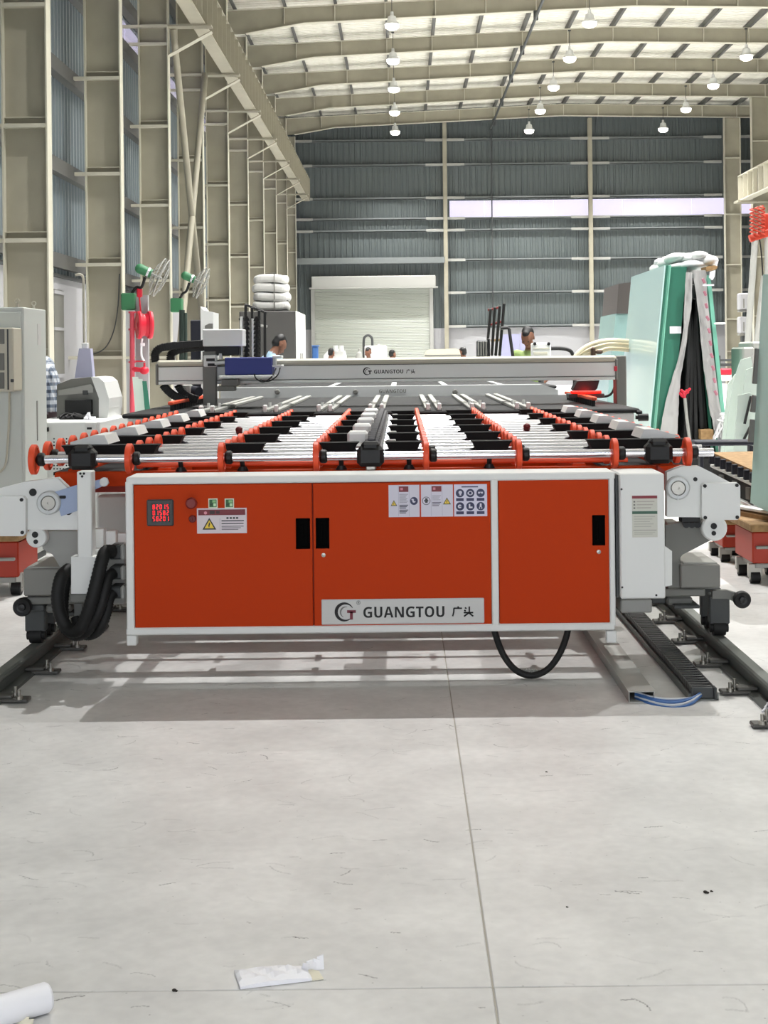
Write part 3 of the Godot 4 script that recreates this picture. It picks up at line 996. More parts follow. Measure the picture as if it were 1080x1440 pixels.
func logo(o: Node3D, cx: float, cy: float, r: float, d: float, full: bool) -> void:
	var b := MB.new()
	var outer := []
	var inner := []
	for i in 25:                   # a crescent that thins towards its ends
		var a := deg_to_rad(lerpf(25.0, 320.0, i / 24.0))
		var th := r * 0.34 * sin(PI * (i + 1.2) / 26.4)
		outer.append(P(cx + cos(a) * r, cy - sin(a) * r, d))
		inner.append(P(cx + cos(a) * (r - th), cy - sin(a) * (r - th), d))
	inner.reverse()
	b.prism(outer + inner, Vector3(0, 0, -0.002))
	part(o, "emblem_crescent", b, M.print_black)
	b = MB.new()
	outer = []
	inner = []
	for i in 17:
		var a := deg_to_rad(lerpf(70.0, 250.0, i / 16.0))
		var th := r * 0.16 * sin(PI * (i + 1.2) / 18.4)
		outer.append(P(cx + r * 0.12 + cos(a) * r * 0.58, cy + r * 0.02 - sin(a) * r * 0.58, d))
		inner.append(P(cx + r * 0.12 + cos(a) * (r * 0.58 - th), cy + r * 0.02 - sin(a) * (r * 0.58 - th), d))
	inner.reverse()
	b.prism(outer + inner, Vector3(0, 0, -0.002))
	part(o, "emblem_arc", b, M.mid_grey if full else M.print_black)
	b = MB.new()
	pbox(b, cx + r * 0.30, cy - r * 0.18, cx + r * 1.22, cy + r * 0.10, d - 0.001, d + 0.002)
	pbox(b, cx + r * 0.60, cy - r * 0.05, cx + r * 0.90, cy + r * 0.80, d - 0.001, d + 0.002)
	part(o, "emblem_stem", b, M.print_maroon if full else M.print_black)
func hanzi(o: Node3D, x0: float, yc: float, s: float, d: float) -> void:      # the two characters after the name, stroke by stroke
	var b := MB.new()
	for q in [[3.6, -7, 4.8, -5.2], [-2, -4.6, 9.5, -4.6], [-1.6, -4.6, -1.9, 1], [-1.9, 1, -3.4, 6.5],
			[13.5, -5.6, 15.6, -4], [12.6, -2, 14.7, -0.6], [11.8, 1.4, 25, 1.4], [19.6, -7, 19.6, 1.2], [19.6, 1.2, 12.2, 6.6], [19.6, 2.2, 25, 6.4]]:
		b.bar(P(x0 + q[0] * s, yc + q[1] * s, d), P(x0 + q[2] * s, yc + q[3] * s, d), 0.0022, 2.0 * s * d / F)
	part(o, "characters", b, M.print_black)

# ---------------------------------------------------------------- orange cabinet
func control_box() -> void:
	var D := 6.75
	var o := thing("control_cabinet", "long orange control cabinet with a white frame across the front of the machine", "cabinet", Vector3(-0.15, 0.2, -6.87))
	var b := MB.new()
	pbox(b, 180, 669, 862, 888, D + 0.03, D + 0.24)
	part(o, "carcass", b, M.dark_orange)
	for s in [[177, 667.5, 865, 678], [177, 879.5, 865, 890]]:
		b = MB.new(); pbox(b, s[0], s[1], s[2], s[3], D, D + 0.25, 0.006); part(o, "frame_rail", b, M.white_paint)
	for s in [[177, 681, 188, 884], [857, 674, 865, 877], [691, 678, 701, 880]]:
		b = MB.new(); pbox(b, s[0], s[1] - 4, s[2], s[3] + 4, D + 0.001, D + 0.2, 0.005); part(o, "frame_post", b, M.white_paint)
	for s in [[178, 893, 192, 908], [853, 887, 867, 904]]:
		b = MB.new(); pbox(b, s[0], s[1], s[2], s[3], D + 0.01, D + 0.06, 0.004); part(o, "foot", b, M.white_paint)
	var doors := []
	for s in [[189, 681, 439.5, 882], [441, 678.5, 690.5, 879.5], [701.7, 675, 856.5, 876.5]]:
		b = MB.new(); pbox(b, s[0], s[1], s[2], s[3], D + 0.006, D + 0.028, 0.003); doors.append(part(o, "door", b, M.orange_paint))
	var k := 0
	for s in [[416, 729, 436, 772], [444, 728.5, 463, 771.5], [833, 724.5, 851, 767]]:
		b = MB.new()
		var e := D + 0.002
		pbox(b, s[0], s[1], s[2], s[1] + 4, e, e + 0.006, 0.002); pbox(b, s[0], s[3] - 4, s[2], s[3], e, e + 0.006, 0.002)
		pbox(b, s[0], s[1], s[0] + 3, s[3], e, e + 0.006, 0.002); pbox(b, s[2] - 3, s[1], s[2], s[3], e, e + 0.006, 0.002)
		pbox(b, s[0] + 2, s[1] + 3, s[2] - 2, s[3] - 3, e + 0.0035, e + 0.006)
		pbox(b, s[0] + 5, s[1] + 8, s[2] - 9, s[3] - 8, e + 0.001, e + 0.005, 0.002)
		part(doors[k], "handle", b, M.handle_black)
		if k > 0:
			b = MB.new()
			var c := P(s[0] + 11 - (2 if k == 2 else 0), s[3] + 9, D + 0.006)
			b.lathe([Vector2(0.0095, 0.0), Vector2(0.0095, 0.004), Vector2(0.004, 0.005), Vector2(0.003, 0.002), Vector2(0, 0.002)], Transform3D(Basis(Vector3.RIGHT, PI / 2), c), 14)
			part(doors[k], "lock", b, M.steel)
		k += 1
	# meter with its red display
	b = MB.new()
	pbox(b, 206, 702.5, 244, 740, D - 0.006, D + 0.006, 0.006)
	part(doors[0], "meter_housing", b, M.dark_grey)
	var p := Pad.new(160, 144, Color(0.03, 0.0, 0.01))
	var red := Color(1.0, 0.04, 0.10)
	for row in 3:
		for dg in 5:
			var x := 10.0 + dg * 30.0
			var y := 8.0 + row * 46.0
			var seg: int = [0x7f, 0x5b, 0x3f, 0x06, 0x6d][(dg + row * 2) % 5]
			for q in [[0, 4, 0, 16, 6], [1, 14, 2, 20, 18], [2, 14, 20, 20, 36], [3, 4, 32, 16, 38], [4, 0, 20, 6, 36], [5, 0, 2, 6, 18], [6, 4, 16, 16, 22]]:
				if seg >> q[0] & 1: p.rect(x + q[1], y + q[2], x + q[3], y + q[4], red)
	var dm := p.mat(0.2)
	dm.emission_enabled = true; dm.emission = Color.WHITE; dm.emission_operator = BaseMaterial3D.EMISSION_OP_MULTIPLY; dm.emission_texture = dm.albedo_texture; dm.emission_energy_multiplier = 1.1
	b = MB.new()
	pbox(b, 213, 708, 239, 734, D - 0.007, D - 0.005)
	part(doors[0], "meter_display", b, dm, "red lit digits")
	b = MB.new()
	var c := P(270, 707, D + 0.006)
	b.lathe([Vector2(0.018, 0.0), Vector2(0.018, 0.012), Vector2(0.026, 0.014), Vector2(0.026, 0.03), Vector2(0.02, 0.035), Vector2(0, 0.035)], Transform3D(Basis(Vector3.RIGHT, PI / 2), c), 20)
	part(doors[0], "stop_button", b, M.red_dull)
	b = MB.new()
	c = P(271, 729.5, D + 0.006)
	b.lathe([Vector2(0.017, 0.0), Vector2(0.017, 0.01), Vector2(0.013, 0.014), Vector2(0, 0.014)], Transform3D(Basis(Vector3.RIGHT, PI / 2), c), 18)
	b.box(c + Vector3(0, 0, 0.018), Vector3(0.005, 0.016, 0.008), 0.001)
	part(doors[0], "key_switch", b, M.dark_red)
	# stickers
	for x in [293.0, 316.0]:
		p = Pad.new(56, 56, Color(0.86, 0.90, 0.80))
		p.rect(6, 6, 50, 50, Color(0.12, 0.36, 0.16)); p.rect(24, 10, 46, 24, Color(0.55, 0.75, 0.5)); p.rect(30, 28, 46, 46, Color(0.75, 0.88, 0.7)); p.rect(10, 30, 24, 40, Color(0.06, 0.22, 0.1))
		sticker(doors[0], "sticker", x, 701, x + 13, 714.5, D + 0.006, p, "small green and white square sticker")
	p = Pad.new(280, 144, Color(0.86, 0.82, 0.84))
	p.rect(8, 8, 272, 40, Color(0.45, 0.04, 0.12)); p.disc(48, 26, 9, Color(0.85, 0.55, 0.6)); p.rect(72, 14, 100, 34, Color(0.16, 0.03, 0.05)); p.rect(108, 16, 128, 32, Color(0.2, 0.03, 0.06))
	bolt_sign(p, 70, 54, 122)
	p.rect(128, 56, 130, 128, Color(0.65, 0.62, 0.66))
	for i in 4: p.rect(166 + i * 18, 52, 178 + i * 18, 62, Color(0.1, 0.1, 0.12))
	p.lines(138, 70, 264, 1, 16, 6, Color(0.15, 0.15, 0.17)); p.lines(138, 86, 262, 1, 12, 5, Color(0.2, 0.2, 0.22)); p.lines(138, 102, 262, 3, 9, 4, Color(0.35, 0.34, 0.38))
	sticker(doors[0], "sticker", 277, 714.5, 347, 750, D + 0.006, p, "white warning sticker with a yellow triangle and dark red band")
	var blue := Color(0.09, 0.10, 0.28)
	var back := Color(0.82, 0.81, 0.86)
	p = Pad.new(184, 184, back)
	bolt_sign(p, 32, 86, 120)
	p.rect(62, 8, 118, 40, Color(0.45, 0.04, 0.10)); p.rect(70, 16, 86, 30, Color(0.8, 0.5, 0.55))
	p.lines(64, 52, 116, 7, 8, 3, Color(0.45, 0.44, 0.5)); p.lines(64, 114, 116, 3, 8, 5, Color(0.2, 0.2, 0.26)); p.lines(64, 142, 116, 3, 8, 5, Color(0.2, 0.2, 0.26))
	p.disc(150, 92, 23, blue); p.disc(150, 92, 10, back); p.rect(136, 80, 148, 88, back); p.disc(155, 88, 6, blue)
	for x in [58.0, 121.0]: p.rect(x, 4, x + 2, 180, Color(0.66, 0.65, 0.72))
	sticker(doors[1], "sticker", 546.5, 682, 590, 727, D + 0.006, p, "pale safety sticker with a yellow triangle and a blue disc")
	p = Pad.new(184, 184, back)
	p.disc(30, 92, 24, Color(0.35, 0.34, 0.4)); p.disc(30, 92, 20, back); p.rect(24, 78, 38, 104, Color(0.08, 0.08, 0.1)); p.rect(18, 88, 42, 96, Color(0.08, 0.08, 0.1))
	p.rect(62, 8, 118, 40, Color(0.45, 0.04, 0.10)); p.rect(70, 16, 84, 30, Color(0.8, 0.5, 0.55))
	p.lines(64, 62, 116, 4, 8, 3, Color(0.55, 0.54, 0.6)); p.lines(64, 100, 116, 3, 9, 5, Color(0.36, 0.33, 0.4))
	bolt_sign(p, 150, 74, 114)
	for x in [58.0, 121.0]: p.rect(x, 4, x + 2, 180, Color(0.66, 0.65, 0.72))
	sticker(doors[1], "sticker", 592, 681.5, 637, 726.5, D + 0.006, p, "pale safety sticker with a red band and a yellow triangle")
	p = Pad.new(192, 184, Color(0.84, 0.83, 0.90))
	p.rect(44, 10, 140, 18, Color(0.3, 0.3, 0.42))
	for r in 2:
		for q in 3:
			var x := 34.0 + q * 60.0
			var y := 50.0 + r * 76.0
			p.disc(x, y, 24, blue)
			match (q + r * 3):
				0: p.disc(x + 2, y - 4, 10, back); p.rect(x - 2, y, x + 8, y + 14, back)
				1: p.disc(x, y, 13, back); p.disc(x, y, 8, blue); p.rect(x - 15, y - 4, x - 10, y + 8, back); p.rect(x + 10, y - 4, x + 15, y + 8, back)
				2: p.rect(x - 14, y - 6, x + 14, y + 4, back); p.rect(x - 3, y - 2, x + 3, y + 4, blue)
				3: p.disc(x - 2, y, 11, back); p.rect(x - 4, y - 2, x + 10, y + 3, blue)
				4: p.rect(x - 9, y - 13, x, y + 10, back); p.rect(x - 9, y + 2, x + 13, y + 12, back)
				5: p.disc(x, y - 11, 6, back); p.rect(x - 6, y - 5, x + 6, y + 5, back); p.rect(x - 9, y + 5, x - 4, y + 16, back); p.rect(x + 4, y + 5, x + 9, y + 16, back)
			p.rect(x - 22, y + 29, x + 22, y + 46, Color(0.13, 0.12, 0.30))
	sticker(doors[1], "sticker", 638.5, 681, 685, 726, D + 0.006, p, "pale safety sticker with six dark blue discs")
	# name plate
	var e := D - 0.001
	b = MB.new()
	pbox(b, 452, 842, 681, 877.5, e, D + 0.006, 0.004)
	part(doors[1], "name_plate", b, M.plate, "white plate reading GUANGTOU")
	e -= 0.001
	logo(doors[1], 484, 860.5, 13.5, e, true)
	lettering(doors[1], "letters", "GUANGTOU", 511, 625, 860.5, e + 0.002, M.print_black, true)
	hanzi(doors[1], 640, 860, 1.02, e)
	b = MB.new()
	var rc := P(504, 847.5, e)
	for i in 16: b.bar(rc + Vector3(cos(TAU * i / 16), sin(TAU * i / 16), 0) * 0.0085, rc + Vector3(cos(TAU * (i + 1) / 16), sin(TAU * (i + 1) / 16), 0) * 0.0085, 0.002, 0.0018)
	b.box(rc + Vector3(-0.0025, 0, 0), Vector3(0.0016, 0.009, 0.002)); b.box(rc + Vector3(0.0, 0.0035, 0), Vector3(0.005, 0.0016, 0.002)); b.box(rc + Vector3(0.0, 0, 0), Vector3(0.005, 0.0016, 0.002)); b.box(rc + Vector3(0.0025, -0.001, 0), Vector3(0.0016, 0.007, 0.002))
	part(doors[1], "registered_mark", b, M.mid_grey)
	# white electric box on the right end
	o = thing("electric_box", "tall white electric box with an instruction label at the right end of the orange cabinet", "electric box", P(902, 842, D + 0.15))
	b = MB.new()
	pbox(b, 872, 666, 935, 842, D - 0.02, D + 0.30, 0.006)
	part(o, "housing", b, M.white_paint)
	b = MB.new()
	pbox(b, 866.2, 668, 871, 840, D + 0.02, D + 0.2)
	part(o, "gap_strip", b, M.dark_grey)
	b = MB.new()
	pbox(b, 873, 843, 917, 862, D + 0.06, D + 0.26, 0.006)
	part(o, "lower_block", b, M.grey_paint)
	b = MB.new()
	var q2 := [[935, 768], [945, 775], [945, 823], [935, 825]]
	ppoly(b, q2, D + 0.05, 0.2)
	part(o, "side_cover", b, M.white_paint)
	for s in [[874, 688], [875, 826], [923, 837]]:
		b = MB.new()
		b.lathe([Vector2(0.005, 0.0), Vector2(0.004, 0.003), Vector2(0, 0.003)], Transform3D(Basis(Vector3.RIGHT, PI / 2), P(s[0], s[1], D - 0.02)), 10)
		part(o, "screw", b, M.dark_steel)
	p = Pad.new(144, 236, Color(0.80, 0.80, 0.76))
	p.rect(0, 0, 144, 16, Color(0.50, 0.07, 0.14)); p.rect(0, 88, 144, 104, Color(0.20, 0.36, 0.28))
	for i in 3: p.rect(8, 30 + i * 18, 18, 38 + i * 18, Color(0.35, 0.35, 0.33)); p.rect(26, 30 + i * 18, 128 - i * 10, 36 + i * 18, Color(0.68, 0.66, 0.62))
	p.lines(10, 116, 130, 5, 14, 5, Color(0.70, 0.70, 0.66)); p.rect(6, 194, 138, 198, Color(0.58, 0.58, 0.55)); p.lines(10, 206, 130, 2, 10, 4, Color(0.70, 0.70, 0.66))
	sticker(o, "sticker", 889, 697, 924.5, 755.5, D - 0.02, p, "instruction label with a dark red and a green band")
	# drooping hose
	o = thing("power_cable", "thick black hose drooping in a loop under the right half of the orange cabinet", "cable", P(748, 952, 6.85))
	b = MB.new()
	b.tube(ppath([[693, 872, 6.9], [697, 893, 6.88], [708, 921, 6.86], [725, 942, 6.84], [747, 950, 6.83], [769, 942, 6.84], [786, 921, 6.86], [797, 893, 6.88], [800, 872, 6.9]], 5), 0.0155, 10)
	part(o, "sheath", b, M.black_rubber)
	b = MB.new()
	for i in 9:
		var t := i / 8.0
		b.box(P(728 + 30 * t, 949.5 - 2.0 * sin(PI * t), 6.86) + Vector3(0, 0.012, -0.02), Vector3(0.014, 0.012, 0.02), 0.003, Basis(Vector3.BACK, t * 2.0))
	part(o, "tape", b, M.grey_paint)

# ---------------------------------------------------------------- arms and carriages at the two sides
func disc(o: Node3D, called: String, x: float, y: float, d: float, r: float, depth: float, m: Material, label := "") -> MeshInstance3D:
	var b := MB.new()
	b.lathe([Vector2(r, -depth), Vector2(r, -0.15 * r), Vector2(r * 0.9, 0), Vector2(0, 0)], Transform3D(Basis(Vector3.RIGHT, PI / 2), P(x, y, d)), 24)
	return part(o, called, b, m, label)
func hub(o: Node3D, x: float, y: float, d: float, s: float) -> void:
	var b := MB.new()
	var at := Transform3D(Basis(Vector3.RIGHT, PI / 2), P(x, y, d))
	b.lathe([Vector2(0.056 * s, -0.03), Vector2(0.056 * s, 0.012), Vector2(0.05 * s, 0.018), Vector2(0.036 * s, 0.018), Vector2(0.034 * s, 0.008)], at, 32)
	b.box(P(x, y, d) + Vector3(-0.004, -0.044 * s, 0.014), Vector3(0.006, 0.024 * s, 0.012))
	var c := part(o, "shaft_collar", b, M.alu)
	b = MB.new()
	b.lathe([Vector2(0.034 * s, -0.03), Vector2(0.034 * s, 0.012), Vector2(0.031 * s, 0.016), Vector2(0.006, 0.016), Vector2(0.005, 0.010), Vector2(0, 0.010)], at, 24)
	part(c, "shaft_end", b, M.steel)
func bumper(o: Node3D, x: float, y: float, d: float, r: float) -> void:
	var b := MB.new()
	var at := Transform3D(Basis(Vector3.RIGHT, PI / 2), P(x, y, d))
	b.lathe([Vector2(r * 0.62, -0.03), Vector2(r * 0.9, -0.03), Vector2(r, -0.02), Vector2(r, 0.0), Vector2(r * 0.9, 0.01), Vector2(r * 0.62, 0.008)], at, 28)
	var w := part(o, "bumper_wheel", b, M.black_rubber)
	b = MB.new()
	b.lathe([Vector2(r * 0.62, -0.025), Vector2(r * 0.62, 0.002), Vector2(r * 0.4, 0.0), Vector2(r * 0.34, 0.012), Vector2(0, 0.014)], at, 20)
	part(w, "wheel_hub", b, M.dark_steel)
func carriage(o: Node3D, s: float, cx: float, box_px: Array, d: float) -> void:
	var b := MB.new()
	pbox(b, box_px[0], box_px[1], box_px[2], box_px[3], d, d + 0.42, 0.006)
	part(o, "base_box", b, M.box_grey)
	b = MB.new()
	pbox(b, box_px[0] + 4, box_px[1] - 3, box_px[2] - 4, box_px[1], d + 0.02, d + 0.40, 0.004)
	part(o, "box_lid", b, M.grey_paint)
	b = MB.new()
	pbox(b, cx - 52, box_px[3] + 1, cx + 30, box_px[3] + 12, d + 0.02, d + 0.42, 0.006)
	part(o, "carriage_plate", b, M.mid_grey)
	b = MB.new()
	pbox(b, cx - 24, box_px[3] + 12, cx + 12, box_px[3] + 24, d + 0.08, d + 0.34, 0.01)
	part(o, "gear_block", b, M.mid_grey)
	b = MB.new()
	pbox(b, cx - 46, box_px[3] + 12, cx - 26, box_px[3] + 22, d + 0.06, d + 0.2, 0.006)
	pbox(b, cx - 14, box_px[3] + 24, cx + 22, box_px[3] + 29, d + 0.04, d + 0.2, 0.004)
	part(o, "motor_block", b, M.dark_grey)
	for k in 2:
		var x := s
		b = MB.new()
		b.cyl(Vector3(x - 0.03, 0.14, -d - 0.2 - 0.2 * k), Vector3(x + 0.03, 0.14, -d - 0.2 - 0.2 * k), 0.04, -1, 20)
		b.cyl(Vector3(x - 0.045, 0.14, -d - 0.2 - 0.2 * k), Vector3(x + 0.045, 0.14, -d - 0.2 - 0.2 * k), 0.025, -1, 12)
		var wh := part(o, "rail_wheel", b, M.black_rubber)
		b = MB.new()
		b.box(Vector3(x, 0.235, -d - 0.2 - 0.2 * k), Vector3(0.10, 0.15, 0.06), 0.006)
		part(wh, "wheel_block", b, M.dark_grey)

func side_arms() -> void:
	var D := 7.02
	# right
	var o := thing("tilting_arm", "white arm plate with shaft collar and square bolted cover right of the electric box", "machine arm", P(985, 728, D))
	var b := MB.new()
	ppoly(b, [[938, 664], [960, 655.5], [983, 655.5], [1000, 664], [1028, 679], [1030, 728], [938, 727]], D + 0.02, 0.06)
	part(o, "side_plate", b, M.white_paint)
	b = MB.new()
	ppoly(b, [[990, 680], [1037, 679], [1041, 683], [1041, 727], [1037, 731], [990, 731], [987, 727], [987, 683]], D - 0.02, 0.04)
	var c := part(o, "cover_plate", b, M.white_paint)
	for s in [[991.5, 683.5], [1036.5, 682.5], [992, 728], [1037, 727.5]]: disc(c, "bolt", s[0], s[1], D - 0.026, 0.0085, 0.006, M.black_plastic)
	hub(o, 953, 686, D, 1.0)
	disc(o, "hole_plug", 978, 674, D + 0.015, 0.010, 0.006, M.black_plastic)
	var w := disc(o, "pivot_disc", 1005, 743, D + 0.06, 0.062, 0.05, M.white_paint)
	disc(w, "bolt", 1004, 740, D + 0.055, 0.015, 0.006, M.black_plastic)
	disc(w, "bolt", 1004, 750, D + 0.055, 0.011, 0.006, M.black_plastic)
	b = MB.new()
	ppoly(b, [[936, 739], [962, 733], [990, 729], [1012, 735], [1016, 748], [1003, 758], [960, 780], [950, 792], [936, 792]], D + 0.14, 0.05)
	part(o, "swing_bracket", b, M.mid_grey)
	b = MB.new()
	pbox(b, 958, 727, 985, 735, D + 0.06, D + 0.13, 0.004)
	for i in 3: b.cyl(P(965 + i * 8, 738, D + 0.08), P(965 + i * 8, 738, D + 0.12), 0.016, -1, 10)
	part(o, "cable_clip", b, M.black_plastic)
	b = MB.new()
	pbox(b, 938, 735, 957, 828, D + 0.16, D + 0.34, 0.006)
	part(o, "column", b, M.mid_grey)
	b = MB.new()
	ppoly(b, [[925, 655], [938, 664], [938, 690], [925, 688]], D + 0.08, 0.06)
	part(o, "end_bracket", b, M.dark_orange)
	o = thing("carriage", "grey travelling carriage with a bumper wheel on the right floor rail", "machine carriage", P(985, 880, D + 0.3))
	carriage(o, 1.56, 962, [957, 794, 1013, 827], D + 0.13)
	b = MB.new()
	ppoly(b, [[1002, 831], [1022, 830], [1044, 836], [1044, 850], [1022, 842], [1002, 842]], D + 0.16, 0.04)
	part(o, "bumper_arm", b, M.mid_grey)
	bumper(o, 1044, 843.5, D + 0.12, 0.042)
	# left
	o = thing("tilting_arm", "white arm plate with blue filmed lever and bolted cover left of the orange cabinet", "machine arm", P(70, 745, D))
	b = MB.new()
	ppoly(b, [[-20, 692], [38, 677], [80, 672], [93, 684], [109, 706], [109, 745], [-20, 745]], D + 0.02, 0.06)
	part(o, "side_plate", b, M.white_paint)
	b = MB.new()
	ppoly(b, [[-24, 698], [32, 698], [36, 702], [36, 750], [32, 754], [-24, 754]], D - 0.02, 0.04)
	c = part(o, "cover_plate", b, M.white_paint)
	for s in [[30, 703], [31, 749]]: disc(c, "bolt", s[0], s[1], D - 0.026, 0.0085, 0.006, M.black_plastic)
	hub(o, 69, 707, D - 0.01, 1.0)
	b = MB.new()
	ppoly(b, [[76, 692], [108, 682], [150, 672], [153, 680], [130, 690], [110, 718], [86, 726]], D - 0.002, 0.018)
	w = part(o, "lever", b, M.blue_film)
	disc(w, "bolt", 146, 678, D - 0.01, 0.022, 0.01, M.alu)
	b = MB.new()
	b.box(P(88, 699, D - 0.006), Vector3(0.03, 0.014, 0.012), 0.003)
	part(w, "clip", b, M.black_plastic)
	disc(o, "hole_plug", 46, 692.5, D + 0.015, 0.018, 0.006, M.black_plastic)
	disc(o, "hole_plug", 96, 719, D + 0.015, 0.018, 0.006, M.black_plastic)
	w = disc(o, "pivot_disc", 51, 756, D + 0.06, 0.05, 0.05, M.white_paint)
	disc(w, "bolt", 49, 752, D + 0.055, 0.015, 0.006, M.black_plastic)
	disc(w, "bolt", 50, 762, D + 0.055, 0.011, 0.006, M.black_plastic)
	b = MB.new()
	ppoly(b, [[58, 747], [109, 747], [109, 800], [86, 800], [74, 780], [60, 772]], D + 0.12, 0.05)
	part(o, "swing_bracket", b, M.grey_paint)
	o = thing("support_post", "white square post carrying the left end of the front roller", "post", P(118, 835, D - 0.05))
	b = MB.new()
	pbox(b, 108.5, 663, 129, 786, D - 0.12, D - 0.03, 0.005)
	part(o, "upper_post", b, M.white_paint)
	b = MB.new()
	ppoly(b, [[100, 783], [137, 783], [137, 800], [128, 835], [100, 835]], D - 0.125, 0.10)
	part(o, "lower_post", b, M.white_paint)
	b = MB.new()
	for s in [[113, 666], [118, 666], [115.5, 670]]: b.cyl(P(s[0], s[1], D - 0.125), P(s[0], s[1], D - 0.11), 0.006, -1, 8)
	part(o, "screw", b, M.black_plastic)
	b = MB.new()
	pbox(b, 98, 835, 134, 848, D - 0.12, D + 0.1, 0.006)
	pbox(b, 104, 848, 116, 872, D - 0.05, D + 0.02, 0.004)
	part(o, "post_foot", b, M.mid_grey)
	o = thing("carriage", "grey travelling carriage with a bumper wheel on the left floor rail", "machine carriage", P(70, 890, D + 0.3))
	carriage(o, -1.83, 88, [33, 800, 100, 838], D + 0.13)
	b = MB.new()
	ppoly(b, [[30, 841], [80, 839], [80, 848], [44, 850], [31, 860]], D + 0.16, 0.04)
	part(o, "bumper_arm", b, M.mid_grey)
	bumper(o, 31, 854, D + 0.12, 0.045)
	# connector panel left of the cabinet
	o = thing("connector_panel", "grey panel with three heavy plug sockets beside the left end of the orange cabinet", "connector panel", P(155, 845, 6.95))
	b = MB.new()
	pbox(b, 128, 784, 176, 850, 7.0, 7.12, 0.005)
	part(o, "panel", b, M.grey_paint)
	b = MB.new()
	for i in 3: pbox(b, 131 + i * 17, 744 + 3 * i, 146 + i * 17, 780, 7.04 + 0.05 * i, 7.10 + 0.05 * i, 0.004)
	part(o, "bracket", b, M.white_paint)
	b = MB.new()
	pbox(b, 130, 772, 178, 784, 6.98, 7.2, 0.006)
	part(o, "ledge", b, M.white_paint)
	for s in [[766, 788], [796, 816], [824, 843]]:
		b = MB.new()
		pbox(b, 153, s[0] + 1, 171, s[1] - 1, 6.88, 7.0, 0.008)
		var pb := part(o, "plug", b, M.dark_grey)
		b = MB.new()
		pbox(b, 169, s[0], 176, s[1], 6.86, 7.0, 0.008)
		part(pb, "plug_cap", b, M.grey_paint)
	# three hoses
	var ways := [
		[[160, 776, 6.87], [149, 776, 6.84], [143, 790, 6.80], [135, 822, 6.78], [126, 855, 6.78], [113, 884, 6.80], [97, 886, 6.84], [86, 868, 6.86], [81, 840, 6.86], [86, 812, 6.88], [98, 800, 6.94]],
		[[160, 806, 6.87], [152, 812, 6.84], [147, 832, 6.81], [139, 860, 6.80], [122, 888, 6.82], [104, 893, 6.88], [92, 880, 6.93], [89, 850, 6.95], [92, 822, 6.95], [100, 808, 6.98]],
		[[160, 834, 6.87], [154, 842, 6.85], [150, 862, 6.83], [141, 884, 6.83], [126, 893, 6.88], [112, 888, 6.95], [106, 868, 6.98]],
	]
	for i in 3:
		o = thing("hose", ["thick black ribbed hose from the topmost socket looping down left of the cabinet", "black ribbed hose from the middle socket left of the cabinet", "short black ribbed hose from the lowest socket left of the cabinet"][i], "hose", P(120, 890, 6.8), "hoses left of the cabinet")
		b = MB.new()
		b.tube(ppath(ways[i], 12), [0.029, 0.024, 0.022][i], 10, 0.003)
		part(o, "sheath", b, M.black_rubber)

